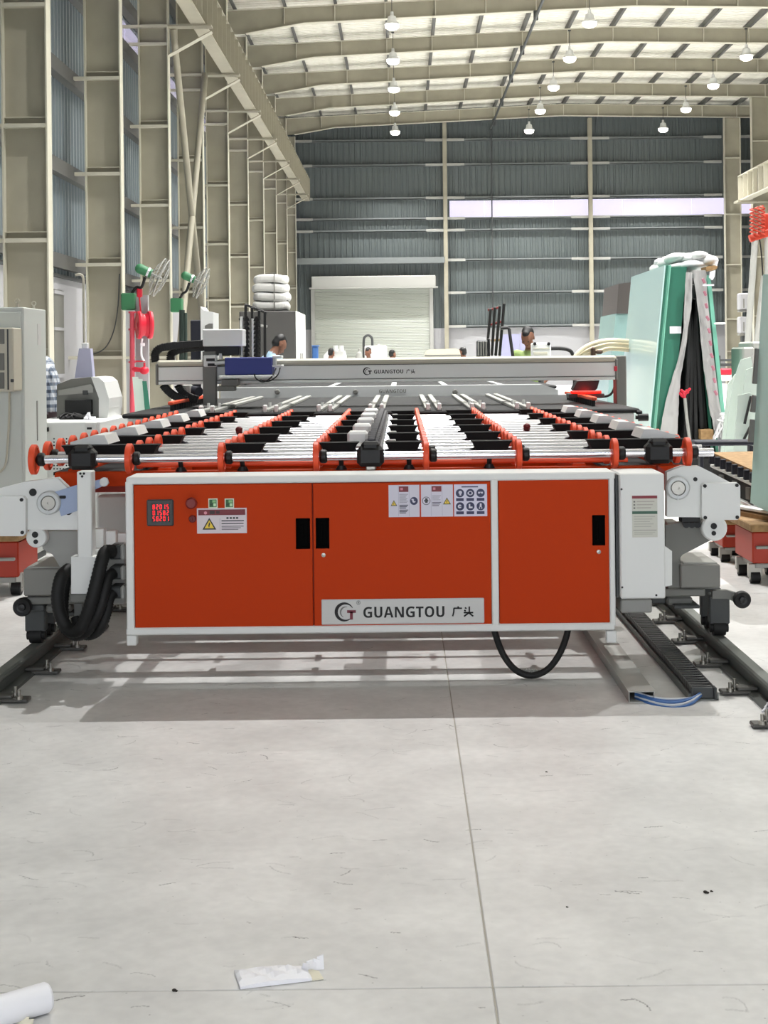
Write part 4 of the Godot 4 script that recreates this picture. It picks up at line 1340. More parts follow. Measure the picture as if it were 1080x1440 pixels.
# ---------------------------------------------------------------- cutting tables and bridge
func cutting_tables() -> void:
	var o := thing("cutting_table", "wide black topped cutting table behind the roller table, under the bridge", "table", Vector3(-0.17, 0, -14))
	var b := MB.new()
	b.span(Vector3(-2.23, 1.035, -11.75), Vector3(1.89, 1.07, -16.15), 0.012)
	part(o, "tabletop", b, M.felt_top)
	b = MB.new()
	b.span(Vector3(-2.19, 0.80, -11.80), Vector3(1.85, 1.034, -16.1), 0.006)
	part(o, "apron", b, M.white_paint)
	for x in [-2.0, -0.9, 0.55, 1.65]:
		for d in [12.0, 15.8]:
			b = MB.new()
			b.span(Vector3(x - 0.06, 0.0, -d), Vector3(x + 0.06, 0.80, -d - 0.12), 0.005)
			part(o, "leg", b, M.grey_paint)
	for x in [-1.56, -1.05, -0.62, -0.21, 0.25, 0.60, 0.96]:
		b = MB.new()
		for e in [-0.045, 0.045]:
			b.span(Vector3(x + e - 0.024, 1.07, -11.78), Vector3(x + e + 0.024, 1.095, -15.9), 0.004)
		var tr := part(o, "track", b, M.grey_paint)
		for e in [-0.045, 0.045]:
			b = MB.new()
			b.box(Vector3(x + e, 1.10, -11.80), Vector3(0.034, 0.06, 0.05), 0.008)
			b.cyl(Vector3(x + e, 1.10, -12.25), Vector3(x + e, 1.135, -12.25), 0.012, -1, 8)
			part(tr, "end_stop", b, M.white_paint)
	for x in [-1.93, 1.60]:
		b = MB.new()
		b.span(Vector3(x - 0.02, 1.12, -12.3), Vector3(x + 0.02, 1.15, -14.4), 0.006)
		var g := part(o, "side_rail", b, M.orange_wheel)
		b = MB.new()
		for i in 14: b.cyl(Vector3(x, 1.07, -12.4 - i * 0.14), Vector3(x, 1.12, -12.4 - i * 0.14), 0.018, -1, 8)
		part(g, "rail_stud", b, M.black_plastic)
	b = MB.new()
	b.cyl(Vector3(1.87, 1.0, -11.74), Vector3(1.95, 1.0, -11.74), 0.03, -1, 12)
	b.cyl(Vector3(1.85, 1.0, -11.74), Vector3(1.87, 1.0, -11.74), 0.015, -1, 8)
	b.box(Vector3(1.88, 1.04, -11.76), Vector3(0.05, 0.03, 0.05), 0.008)
	part(o, "edge_knob", b, M.black_plastic)
	o = thing("rear_table", "second black topped table with pale strips and a silver front beam, behind the cutting table", "table", Vector3(-0.15, 0, -19))
	b = MB.new()
	b.span(Vector3(-2.0, 1.13, -16.45), Vector3(1.72, 1.165, -20.2), 0.01)
	part(o, "tabletop", b, M.felt_top)
	for x in [-0.83, -0.10, 0.50, 1.15]:
		b = MB.new()
		b.span(Vector3(x - 0.03, 1.165, -16.5), Vector3(x + 0.03, 1.17, -20.1))
		part(o, "strip", b, M.alu)
	b = MB.new()
	b.span(Vector3(-1.9, 0.85, -16.5), Vector3(1.65, 1.13, -20.1))
	part(o, "apron", b, M.grey_paint)
	for x in [-1.8, 1.55]:
		for d in [16.8, 19.9]:
			b = MB.new()
			b.span(Vector3(x - 0.06, 0.0, -d), Vector3(x + 0.06, 0.85, -d - 0.12))
			part(o, "leg", b, M.grey_paint)
	b = MB.new()
	ppoly(b, [[310, 545.5], [762, 540.5], [785, 548], [785, 556], [310, 561]], 16.2, 0.2)
	var fb := part(o, "front_beam", b, M.alu)
	for x in [390, 500, 640]:
		b = MB.new()
		b.cyl(P(x, 551, 16.2), P(x, 551, 16.16), 0.03, 0.02, 10)
		part(fb, "bolt", b, M.mid_grey)
	lettering(fb, "letters", "GUANGTOU", 533, 571, 550, 16.195, M.mid_grey, true)

func bridge() -> void:
	var D := 13.05
	var o := thing("bridge", "long grey cutting bridge beam with the maker's name spanning the cutting table", "machine bridge", Vector3(-0.14, 1.07, -D))
	var b := MB.new()
	pbox(b, 221, 513, 866, 532, D, D + 0.24, 0.004)
	part(o, "beam", b, M.white_paint)
	b = MB.new()
	pbox(b, 220, 503, 867, 512, D - 0.01, D + 0.25, 0.018)
	part(o, "top_rail", b, M.pale_steel)
	b = MB.new()
	pbox(b, 222, 511.5, 865, 514, D + 0.012, D + 0.22)
	pbox(b, 222, 531, 865, 533.5, D + 0.012, D + 0.22)
	part(o, "groove", b, M.dark_grey)
	b = MB.new()
	pbox(b, 221, 533, 866, 537.5, D - 0.004, D + 0.24, 0.006)
	part(o, "lower_rail", b, M.white_paint)
	for x in [218.5, 865.0]:
		b = MB.new(); pbox(b, x, 508 - (x - 543) * ROLL, x + 4, 538 - (x - 543) * ROLL, D - 0.01, D + 0.25, 0.006); part(o, "end_cap", b, M.mid_grey)
	for s in [[867.5, 882, 500, 741]]:
		b = MB.new(); pbox(b, s[0], s[2], s[1], s[3], D + 0.02, D + 0.22, 0.008); part(o, "end_post", b, M.mid_grey)
	logo(o, 516, 522, 5.5, D - 0.002, false)
	lettering(o, "letters", "GUANGTOU", 526, 567, 522.5, D - 0.0005, M.print_black, true)
	hanzi(o, 573, 522.3, 0.42, D - 0.002)
	b = MB.new()
	pbox(b, 864, 515, 868, 522, D - 0.02, D + 0.02, 0.003)
	part(o, "red_mark", b, M.red_paint)
	# light bar at the right end
	o = thing("light_bar", "dark sensor head with a glowing red strip under the right end of the bridge", "sensor", P(825, 557, D + 0.3))
	b = MB.new()
	ppoly(b, [[806, 547], [812, 536], [843, 535], [840, 546], [836, 550], [808, 550]], D + 0.3, 0.2)
	part(o, "head", b, M.black_plastic)
	b = MB.new()
	pbox(b, 803, 549.5, 846, 553.5, D + 0.28, D + 0.36, 0.006)
	part(o, "glow_strip", b, M.red_light)
	b = MB.new()
	pbox(b, 800, 553.5, 850, 560, D + 0.28, D + 0.5, 0.006)
	part(o, "foot", b, M.dark_grey)
	var l := OmniLight3D.new()
	l.name = "strip_light"
	l.light_color = Color(1.0, 0.12, 0.05)
	l.light_energy = 0.03
	l.light_size = 0.03
	l.omni_range = 60.0
	l.omni_attenuation = 2.0
	l.shadow_enabled = true
	o.add_child(l)
	l.position = P(825, 552, D + 0.22) - o.position
	o = thing("hose", "thin black hose curving down behind the right end of the bridge", "hose", P(850, 558, D + 0.4))
	b = MB.new()
	b.tube(ppath([[864, 530, D + 0.3], [864, 545, D + 0.34], [858, 555, D + 0.36], [846, 558, D + 0.36], [836, 557, D + 0.36]], 6), 0.012, 8)
	part(o, "sheath", b, M.black_rubber)
	# carriage with boxes on the left part of the beam
	o = thing("cutting_carriage", "cutting carriage with a white box and a blue box riding on the bridge", "cutting head", P(330, 575, D - 0.2))
	b = MB.new()
	pbox(b, 285, 494, 304, 570, D - 0.10, D - 0.02, 0.006)
	part(o, "back_plate", b, M.mid_grey)
	b = MB.new()
	pbox(b, 285, 463, 341, 487, D - 0.22, D + 0.2, 0.006)
	part(o, "white_box", b, M.white_paint)
	b = MB.new()
	pbox(b, 287, 487, 336, 500, D - 0.08, D + 0.1, 0.006)
	part(o, "motor", b, M.black_plastic)
	b = MB.new()
	pbox(b, 286, 499, 305, 516, D - 0.16, D - 0.1, 0.01)
	var rg := part(o, "ring_bracket", b, M.white_paint)
	b = MB.new()
	pbox(b, 290, 504, 302, 508, D - 0.165, D - 0.158); pbox(b, 292, 511, 304, 515, D - 0.165, D - 0.158)
	part(rg, "slot", b, M.black_plastic)
	b = MB.new()
	b.cyl(P(302, 511, D - 0.2), P(322, 509, D - 0.2), 0.016, -1, 10)
	b.cyl(P(310, 505, D - 0.15), P(310, 497, D - 0.15), 0.02, 0.012, 8)
	part(o, "air_fitting", b, M.white_paint)
	b = MB.new()
	pbox(b, 316, 502.5, 382, 527, D - 0.34, D - 0.04, 0.006)
	part(o, "blue_box", b, M.blue_box, "blue sheet metal box")
	b = MB.new()
	pbox(b, 308, 528, 384, 532, D - 0.36, D - 0.02, 0.004)
	part(o, "tray", b, M.white_paint)
	b = MB.new()
	pbox(b, 311, 533, 335, 543, D - 0.2, D - 0.05, 0.006)
	pbox(b, 305, 543, 330, 550, D - 0.2, D - 0.05, 0.006)
	part(o, "lower_bracket", b, M.mid_grey)
	b = MB.new()
	pbox(b, 383, 500, 396, 504, D - 0.28, D - 0.1, 0.004); pbox(b, 381, 513, 397, 516, D - 0.28, D - 0.1, 0.004); pbox(b, 382, 504, 388, 514, D - 0.2, D - 0.1, 0.004)
	part(o, "side_fitting", b, M.white_paint)
	b = MB.new()
	b.tube(ppath([[388, 518, D - 0.3], [382, 530, D - 0.36], [370, 537, D - 0.37], [360, 532, D - 0.37], [358, 526, D - 0.36]], 6), 0.006, 6)
	b.tube(ppath([[394, 517, D - 0.3], [390, 528, D - 0.34], [378, 536, D - 0.36], [366, 534, D - 0.37]], 6), 0.006, 6)
	part(o, "wire", b, M.black_rubber)
	for s in [[338, 0], [354, 1]]:
		b = MB.new()
		b.cyl(P(s[0] + 1.5, 502, D + 0.1), P(s[0] + 1.5, 445 + 3 * s[1], D + 0.1), 0.012, -1, 8)
		part(o, "white_rod", b, M.white_paint)
	for s in [347.0, 361.0]:
		b = MB.new()
		for i in 9:
			b.cyl(P(s, 501 - i * 6.2, D + 0.1), P(s, 497 - i * 6.2, D + 0.1), 0.03, 0.022, 10)
		b.cyl(P(s, 502, D + 0.1), P(s, 445, D + 0.1), 0.013, -1, 8)
		part(o, "bellows_rod", b, M.black_rubber)
	# energy chains
	for s in [["upper black cable chain arching over the left end of the bridge", [[219, 509, 13.2], [218, 499, 13.2], [223, 491, 13.2], [238, 487, 13.2], [262, 485, 13.2], [288, 483, 13.2]]], ["inner black cable chain arching over the left end of the bridge", [[241, 509, 13.3], [240, 500, 13.3], [246, 494, 13.3], [262, 490, 13.3], [288, 488, 13.3]]], ["black cable chain hanging below the left end of the bridge", [[229, 541, 13.2], [237, 550, 13.2], [248, 558, 13.2], [262, 563, 13.2]]], ["second black cable chain hanging below the left part of the bridge", [[250, 541, 13.3], [256, 550, 13.3], [266, 558, 13.3], [278, 562, 13.3]]]]:
		var q := ppath(s[1], 5)
		o = thing("cable_chain", s[0], "cable chain", q[0])
		for i in q.size() - 1:
			b = MB.new()
			b.bar(q[i], q[i + 1] + (q[i + 1] - q[i]) * 0.3, 0.07, 0.066 if i % 2 else 0.07, 0.006)
			part(o, "link", b, M.black_plastic)
	o = thing("drive_motor", "dark blue motor with a pale gearbox under the left end of the bridge", "motor", P(268, 560, 13.4))
	b = MB.new()
	b.cyl(P(268, 549, 13.5), P(280, 551, 13.4), 0.045, -1, 14)
	part(o, "motor_body", b, M.navy)
	b = MB.new()
	pbox(b, 254, 541, 268, 557, 13.4, 13.55, 0.01)
	part(o, "gearbox", b, M.grey_paint)

# ---------------------------------------------------------------- left side of the hall
func left_side() -> void:
	var d := 10.8
	var o := thing("switch_cabinet", "tall pale grey switch cabinet with a cream box on its front", "cabinet", P(10, 829, d))
	var xr := P(34, 500, d).x
	var b := MB.new()
	b.span(Vector3(xr - 0.85, 0.05, -d), Vector3(xr, 1.895, -d - 0.67), 0.006)
	part(o, "body", b, M.cab_grey)
	b = MB.new()
	b.span(Vector3(xr - 0.86, 0.0, -d - 0.02), Vector3(xr - 0.01, 0.05, -d - 0.64))
	part(o, "plinth", b, M.dark_grey)
	b = MB.new()
	b.span(Vector3(xr - 0.82, 0.1, -d + 0.012), Vector3(xr - 0.02, 1.86, -d), 0.004)
	part(o, "door", b, M.cab_grey)
	for s in [[26, 0.02], [52, 0.5]]:
		b = MB.new()
		var a := Vector3(xr - 0.05, 1.895, -d - s[1])
		b.cyl(a, a + Vector3(0, 0.03, 0), 0.012, 0.008, 8)
		for i in 10: b.bar(a + Vector3(0, 0.045, 0) + Vector3(cos(TAU * i / 10), sin(TAU * i / 10), 0) * 0.016, a + Vector3(0, 0.045, 0) + Vector3(cos(TAU * (i + 1) / 10), sin(TAU * (i + 1) / 10), 0) * 0.016, 0.007, 0.007)
		part(o, "eye_bolt", b, M.pale_steel)
	b = MB.new()
	b.span(Vector3(xr, 1.62, -d - 0.40), Vector3(xr + 0.002, 1.78, -d - 0.5))
	b.span(Vector3(xr, 1.66, -d - 0.43), Vector3(xr + 0.003, 1.70, -d - 0.47))
	part(o, "rating_plate", b, M.plate)
	b = MB.new()
	b.span(Vector3(xr, 0.9, -d - 0.35), Vector3(xr + 0.006, 1.2, -d - 0.37), 0.002)
	part(o, "latch", b, M.grey_paint)
	o = thing("window_box", "cream wall box with three dark windows on the front of the grey switch cabinet", "box", P(5, 550, d - 0.25))
	b = MB.new()
	pbox(b, -60, 461, 19, 551, d - 0.25, d - 0.012, 0.008)
	part(o, "housing", b, M.pale_steel)
	for s in [[463, 484], [497, 521], [524, 547]]:
		b = MB.new()
		pbox(b, -50, s[0], 6, s[1], d - 0.256, d - 0.24, 0.003)
		part(o, "window", b, M.mid_grey)
	b = MB.new()
	pbox(b, 10, 463, 12, 548, d - 0.256, d - 0.24); pbox(b, 14.5, 533, 18.5, 537.5, d - 0.27, d - 0.24, 0.004)
	part(o, "hinge", b, M.dark_grey)
	o = thing("hanging_cable", "pale cable hanging down from the cream box on the grey cabinet", "cable", P(8, 668, d - 0.05))
	b = MB.new()
	b.tube(ppath([[13, 551, d - 0.05], [13, 580, d - 0.05], [11, 620, d - 0.06], [7, 655, d - 0.08], [-6, 668, d - 0.1]], 5), 0.008, 6)
	part(o, "sheath", b, M.pale_steel)
	# console desk
	d = 11.7
	o = thing("console", "low white console with a perforated end panel behind the left wheels", "console", P(95, 768, d + 0.3))
	b = MB.new()
	pbox(b, 38, 593, 141, 769, d, d + 1.2, 0.01)
	part(o, "body", b, M.white_paint)
	b = MB.new()
	pbox(b, 120, 594, 136, 700, d - 0.02, d, 0.004)
	part(o, "door", b, M.white_paint)
	b = MB.new()
	for s in [[65, 601, 68, 607], [122, 601, 129, 604]]: pbox(b, s[0], s[1], s[2], s[3], d - 0.026, d + 0.01, 0.003)
	part(o, "handle", b, M.black_plastic)
	b = MB.new()
	for i in 10:
		for k in 8:
			if (i + k * 3) % 7 != 3: b.cyl(P(76 + k * 4.4, 617 + i * 4.7, d - 0.003), P(76 + k * 4.4, 617 + i * 4.7, d + 0.01), 0.0065, -1, 8)
	var g := part(o, "vent_hole", b, M.black_plastic)
	g.set_meta("kind", "stuff")
	# grey machine with monitor
	d = 12.4
	o = thing("machine_hood", "white and grey machine hood with a black monitor on the console at the left", "machine", P(118, 604, d))
	b = MB.new()
	ppoly(b, [[80, 541], [100, 533], [131, 530], [139, 548], [139, 600], [80, 600]], d, 0.35)
	part(o, "grey_front", b, M.mid_grey)
	b = MB.new()
	ppoly(b, [[128, 530], [139, 531], [146, 537], [153, 560], [153, 574], [149, 604], [139, 604], [139, 560]], d - 0.04, 0.6)
	part(o, "white_shell", b, M.white_paint)
	b = MB.new()
	ppoly(b, [[82, 549], [128, 540], [131, 545], [131, 552], [82, 556]], d - 0.02, 0.04)
	part(o, "ledge", b, M.grey_paint)
	b = MB.new()
	pbox(b, 116, 549, 123.5, 555, d - 0.024, d, 0.003)
	part(o, "small_window", b, M.dark_grey)
	b = MB.new()
	pbox(b, 91, 562, 129, 583, d - 0.06, d - 0.005, 0.006)
	part(o, "monitor", b, M.black_plastic)
	o = thing("keyboard_pile", "heap of black cables and keyboard lying in front of the monitor", "cables", P(102, 592, d - 0.3))
	b = MB.new()
	pbox(b, 82, 585, 120, 592, d - 0.3, d - 0.1, 0.02)
	for i in 4: b.tube(ppath([[84 + i * 8, 587, d - 0.3], [92 + i * 6, 582 + i % 2, d - 0.25], [104 + i * 4, 585, d - 0.28], [116 + i * 3, 588, d - 0.3]], 4), 0.012, 6)
	part(o, "tangle", b, M.black_rubber)
	o = thing("crumpled_rag", "crumpled white rag lying on the right of the console", "rag", P(124, 592, d - 0.35))
	b = MB.new()
	b.prism([P(117, 590, d - 0.35), P(123, 580, d - 0.35), P(125, 580, d - 0.35), P(126, 586, d - 0.35), P(133, 586, d - 0.35), P(133, 590, d - 0.35)], Vector3(0, 0, -0.05))
	b.ball(P(121, 588, d - 0.36), Vector3(0.02, 0.015, 0.03), 8); b.ball(P(129, 589, d - 0.36), Vector3(0.025, 0.012, 0.03), 8)
	part(o, "cloth", b, M.paper)
	# pipe with plastic hood
	d = 12.9
	o = thing("drop_pipe", "white drop pipe with a hooked top ending in a white tapered plastic hood", "pipe", P(118, 532, d))
	b = MB.new()
	b.tube(ppath([[106, 387, d], [113, 386, d], [117, 392, d], [117.5, 420, d], [118, 455, d], [118.5, 486, d]], 5), 0.011, 8)
	part(o, "pipe", b, M.pale_steel)
	b = MB.new()
	pbox(b, 114.5, 482, 123, 490, d - 0.03, d + 0.03, 0.006)
	part(o, "connector", b, M.white_paint)
	b = MB.new()
	ppoly(b, [[111, 490], [127, 490], [130.5, 530], [105, 532]], d - 0.05, 0.1)
	part(o, "plastic_hood", b, M.lavender)
	# window strip on the masonry
	o = thing("window_3", "narrow grey framed opening in the left masonry wall", "window", Vector3(-6.18, 1.2, -26.5), "", "structure")
	b = MB.new()
	b.span(Vector3(-6.21, 1.25, -26.35), Vector3(-6.18, 2.78, -27.1))
	part(o, "panel", b, M.mid_grey)
	b = MB.new()
	b.span(Vector3(-6.21, 2.05, -26.3), Vector3(-6.16, 2.1, -27.15)); b.span(Vector3(-6.21, 2.70, -26.3), Vector3(-6.16, 2.76, -27.15)); b.span(Vector3(-6.21, 1.2, -26.3), Vector3(-6.16, 1.26, -27.15))
	part(o, "frame", b, M.plaster)
	# fans on the columns
	fan("green fan with wire guard on the column above the red hose reel", 206, 382, 184, 424, 27.3, 1.0)
	fan("smaller looking green fan on the third left column", 268, 391, 251, 429, 33.1, 1.0)
	# fire post
	d = 27.2
	o = thing("hose_reel", "red fire hose reel on a pink standpipe beside the second left column", "hose reel", P(198, 620, d))
	b = MB.new()
	b.cyl(P(186, 620, d), P(186, 438, d), 0.045, -1, 10)
	for y in [438, 462, 508]: b.cyl(P(186, y, d), P(186, y + 2.5, d), 0.07, -1, 10)
	part(o, "standpipe", b, M.pink_pipe)
	var at := Transform3D(Basis(Vector3.FORWARD, PI / 2) , P(203, 457, d))
	at.basis = Basis(Vector3.UP, 0.35) * at.basis
	b = MB.new()
	for e in [-0.10, 0.10]:
		b = MB.new()
		b.lathe([Vector2(0.19, e - 0.02), Vector2(0.25, e - 0.035), Vector2(0.26, e), Vector2(0.25, e + 0.035), Vector2(0.19, e + 0.02), Vector2(0.05, e + 0.03), Vector2(0.05, e - 0.03), Vector2(0.19, e - 0.02)], at, 24)
		part(o, "reel_disc", b, M.red_paint)
	b = MB.new()
	b.lathe([Vector2(0.05, -0.13), Vector2(0.21, -0.11), Vector2(0.225, -0.06), Vector2(0.20, 0.0), Vector2(0.225, 0.06), Vector2(0.21, 0.11), Vector2(0.05, 0.13)], at, 20)
	part(o, "coiled_hose", b, M.red_paint)
	b = MB.new()
	b.cyl(P(186, 519, d), P(208, 521, d), 0.05, 0.035, 10)
	b.ball(P(203, 521, d), Vector3(0.09, 0.075, 0.09), 10)
	b.cyl(P(203, 521, d), P(203, 510, d), 0.02, -1, 8)
	b.cyl(P(186, 508, d), P(204, 508, d), 0.014, -1, 8)
	part(o, "valve", b, M.red_paint)
	b = MB.new()
	pbox(b, 192, 405, 199, 418, d, d + 0.12, 0.02)
	b.cyl(P(196, 418, d + 0.05), P(198, 440, d + 0.05), 0.015, -1, 8)
	part(o, "alarm_box", b, M.red_paint)
	b = MB.new()
	b.tube(ppath([[200, 476, d], [199, 484, d], [199, 500, d], [203, 508, d]], 4), 0.02, 8)
	pbox(b, 197, 482, 203, 487, d - 0.03, d + 0.03, 0.01)
	part(o, "nozzle", b, M.paper)
	b = MB.new()
	pbox(b, 191, 415, 209, 620, d + 0.2, d + 0.3)
	part(o, "back_board", b, M.plaster)
	# leaning glass strips at the foot of the column
	for i in 3:
		o = thing("glass_strip", ["greenish glass strip leaning at the foot of the hose reel, nearest the column", "greenish glass strip leaning at the foot of the hose reel, the middle one", "dark green glass strip leaning at the foot of the hose reel, farthest right"][i], "glass strip", P(198 + i * 8, 647, 22.0), "glass strips below the hose reel")
		b = MB.new()
		ppoly(b, [[186 + i * 7, 530 + i * 3], [194 + i * 6, 530 + i * 3], [206 + i * 7, 647], [196 + i * 7, 647]], 22.0 - 0.1 * i, 0.02)
		part(o, "pane", b, [M.glass_pale, M.glass_pale, M.glass_green][i])
	o = thing("wall_wire", "loose grey wire sagging across the web of the second left column", "wire", Vector3(-5.4, 2.2, -27.4))
	b = MB.new()
	b.tube(ppath([[168, 385, 27.5], [166, 430, 27.5], [160, 465, 27.5], [148, 489, 27.5], [131, 498, 27.5], [124, 498, 27.5]], 5), 0.011, 6)
	part(o, "sheath", b, M.dark_grey)
	# dark sheet and white cabinet behind the bridge
	o = thing("navy_sheet", "dark navy sheet standing behind the left end of the bridge", "panel", P(277, 683, 17.5))
	b = MB.new()
	pbox(b, 269, 450, 284, 683.5, 17.5, 17.9, 0.01)
	part(o, "sheet", b, M.navy)
	o = thing("green_pole", "thin dark green pole below the second fan, behind the cable chains", "pole", P(258, 620, 26.0))
	b = MB.new()
	b.cyl(P(256, 622, 26.0), P(256, 436, 26.0), 0.05, -1, 8)
	b.cyl(P(262, 622, 25.9), P(261, 440, 25.9), 0.03, -1, 8)
	part(o, "pole", b, M.dark_green)
	o = thing("white_hood", "white sheet metal hood with a pointed top above the white box of the cutting head", "machine hood", P(292, 688, 17.0))
	b = MB.new()
	ppoly(b, [[282, 431], [286, 436], [300, 439], [301, 688], [284, 688]], 17.0, 0.5)
	part(o, "shell", b, M.white_paint)
	b = MB.new()
	ppoly(b, [[288, 458], [294, 455], [299, 455], [299, 462], [288, 462]], 16.985, 0.02)
	part(o, "opening", b, M.mid_grey)
	cart("orange trolley with a wooden top rail left of the left carriage", -40, 26, 762, 838, 9.45)

func fan(label: String, x: float, y: float, bx: float, by: float, d: float, s: float) -> void:
	var o := thing("fan", label, "fan", P(bx, by, d), "wall fans on the left columns")
	var b := MB.new()
	pbox(b, bx - 14 * 27.3 / d, by - 12 * 27.3 / d, bx + 5 * 27.3 / d, by + 12 * 27.3 / d, d - 0.06, d + 0.25, 0.02)
	part(o, "wall_bracket", b, M.green_paint)
	b = MB.new()
	var k := 27.3 / d
	b.tube(ppath([[bx + 2, by - 12 * k, d], [bx + 8 * k, by - 20 * k, d - 0.05], [x - 7 * k, y + 22 * k, d - 0.1], [x - 2 * k, y + 8 * k, d - 0.12]], 5), 0.028, 8)
	part(o, "arm", b, M.black_plastic)
	var c := P(x, y, d - 0.12)
	var ax := Vector3(0.90, -0.42, -0.06).normalized()       # the way the fan blows
	b = MB.new()
	b.cyl(c - ax * 0.13, c + ax * 0.1, 0.095, 0.085, 14)
	b.ball(c - ax * 0.13, Vector3(0.095, 0.095, 0.095), 12)
	part(o, "motor", b, M.green_paint)
	b = MB.new()
	b.cyl(c + ax * 0.02, c + ax * 0.06, 0.1, -1, 14)
	part(o, "motor_band", b, M.chrome)
	var ux := ax.cross(Vector3.UP).normalized()
	var uy := ux.cross(ax)
	b = MB.new()
	for r in [[0.36, 0.22, 0.012], [0.36, 0.30, 0.012], [0.22, 0.15, 0.006], [0.22, 0.36, 0.006], [0.10, 0.38, 0.006]]:
		for i in 24:
			var p: Vector3 = c + ax * r[1] + (ux * cos(TAU * i / 24) + uy * sin(TAU * i / 24)) * r[0]
			var q: Vector3 = c + ax * r[1] + (ux * cos(TAU * (i + 1) / 24) + uy * sin(TAU * (i + 1) / 24)) * r[0]
			b.cyl(p, q, r[2], -1, 5, false)
	for i in 16:
		var e := ux * cos(TAU * i / 16) + uy * sin(TAU * i / 16)
		var pts := [c + ax * 0.11 + e * 0.08, c + ax * 0.15 + e * 0.22, c + ax * 0.22 + e * 0.36, c + ax * 0.30 + e * 0.36, c + ax * 0.36 + e * 0.22, c + ax * 0.38 + e * 0.06]
		b.tube(pts, 0.004, 5)
	part(o, "wire_guard", b, M.grey_paint)
	for i in 3:
		b = MB.new()
		var e := ux * cos(TAU * i / 3) + uy * sin(TAU * i / 3)
		var f := ax.cross(e)
		b.prism([c + ax * 0.24 + e * 0.05 - f * 0.04, c + ax * 0.27 + e * 0.3 - f * 0.12, c + ax * 0.22 + e * 0.32 + f * 0.05, c + ax * 0.22 + e * 0.05 + f * 0.04], ax * 0.006)
		part(o, "blade", b, M.mid_grey)
	b = MB.new()
	b.cyl(c + ax * 0.1, c + ax * 0.3, 0.03, -1, 10)
	part(o, "spindle", b, M.grey_paint)

func cart(label: String, x0: float, x1: float, y0: float, y1: float, d: float) -> void:
	var o := thing("glass_trolley", label, "trolley", P((x0 + x1) * 0.5, y1, d + 0.3), "orange glass trolleys")
	var h := y1 - y0
	var b := MB.new()
	pbox(b, x0, y0, x1, y0 + h * 0.66, d, d + 0.5, 0.008)
	part(o, "chassis", b, M.trolley_red)
	b = MB.new()
	pbox(b, x0 - 2, y0 - h * 0.16, x1 + 1, y0, d - 0.03, d + 0.9, 0.006)
	part(o, "wood_rail", b, M.wood)
	b = MB.new()
	pbox(b, x0 + 6, y0 + h * 0.30, x1 - 6, y0 + h * 0.36, d - 0.03, d, 0.004)
	pbox(b, x0 + 4, y0 + h * 0.66, x1 - 4, y0 + h * 0.76, d + 0.02, d + 0.45, 0.004)
	part(o, "cross_bar", b, M.grey_paint)
	for x in [x0 + 6, x1 - 5]:
		for e in [0.05, 0.4]:
			b = MB.new()
			var r := h * 0.13 * d / F
			var c := Vector3(P(x, y1, d).x, r, -d - e)
			b.cyl(c - Vector3(0.03, 0, 0), c + Vector3(0.03, 0, 0), r, -1, 16)
			var w := part(o, "wheel", b, M.black_rubber)
			b = MB.new()
			b.cyl(c - Vector3(0.033, 0, 0), c + Vector3(0.033, 0, 0), r * 0.55, -1, 12)
			b.span(c + Vector3(-0.045, 0, -0.02), c + Vector3(0.045, r * 2.2, 0.02), 0.004)
			part(w, "fork", b, M.steel)

# ---------------------------------------------------------------- things far behind the bridge
func rack_frame(label: String, posts: Array, bars: Array, foot: Array, d: float) -> void:
	var o := thing("black_rack", label, "rack", P(foot[0], foot[1], d), "black steel racks behind the bridge")
	for s in posts:
		var b := MB.new()
		b.bar(P(s[0], s[1], d), P(s[2], s[3], d - 0.25), 0.036, 0.036, 0.006)
		part(o, "post", b, M.black_plastic)
	for s in bars:
		var b := MB.new()
		b.bar(P(s[0], s[1], d - 0.05), P(s[2], s[3], d - 0.05), 0.034, 0.034, 0.006)
		part(o, "cross_bar", b, M[s[4]])

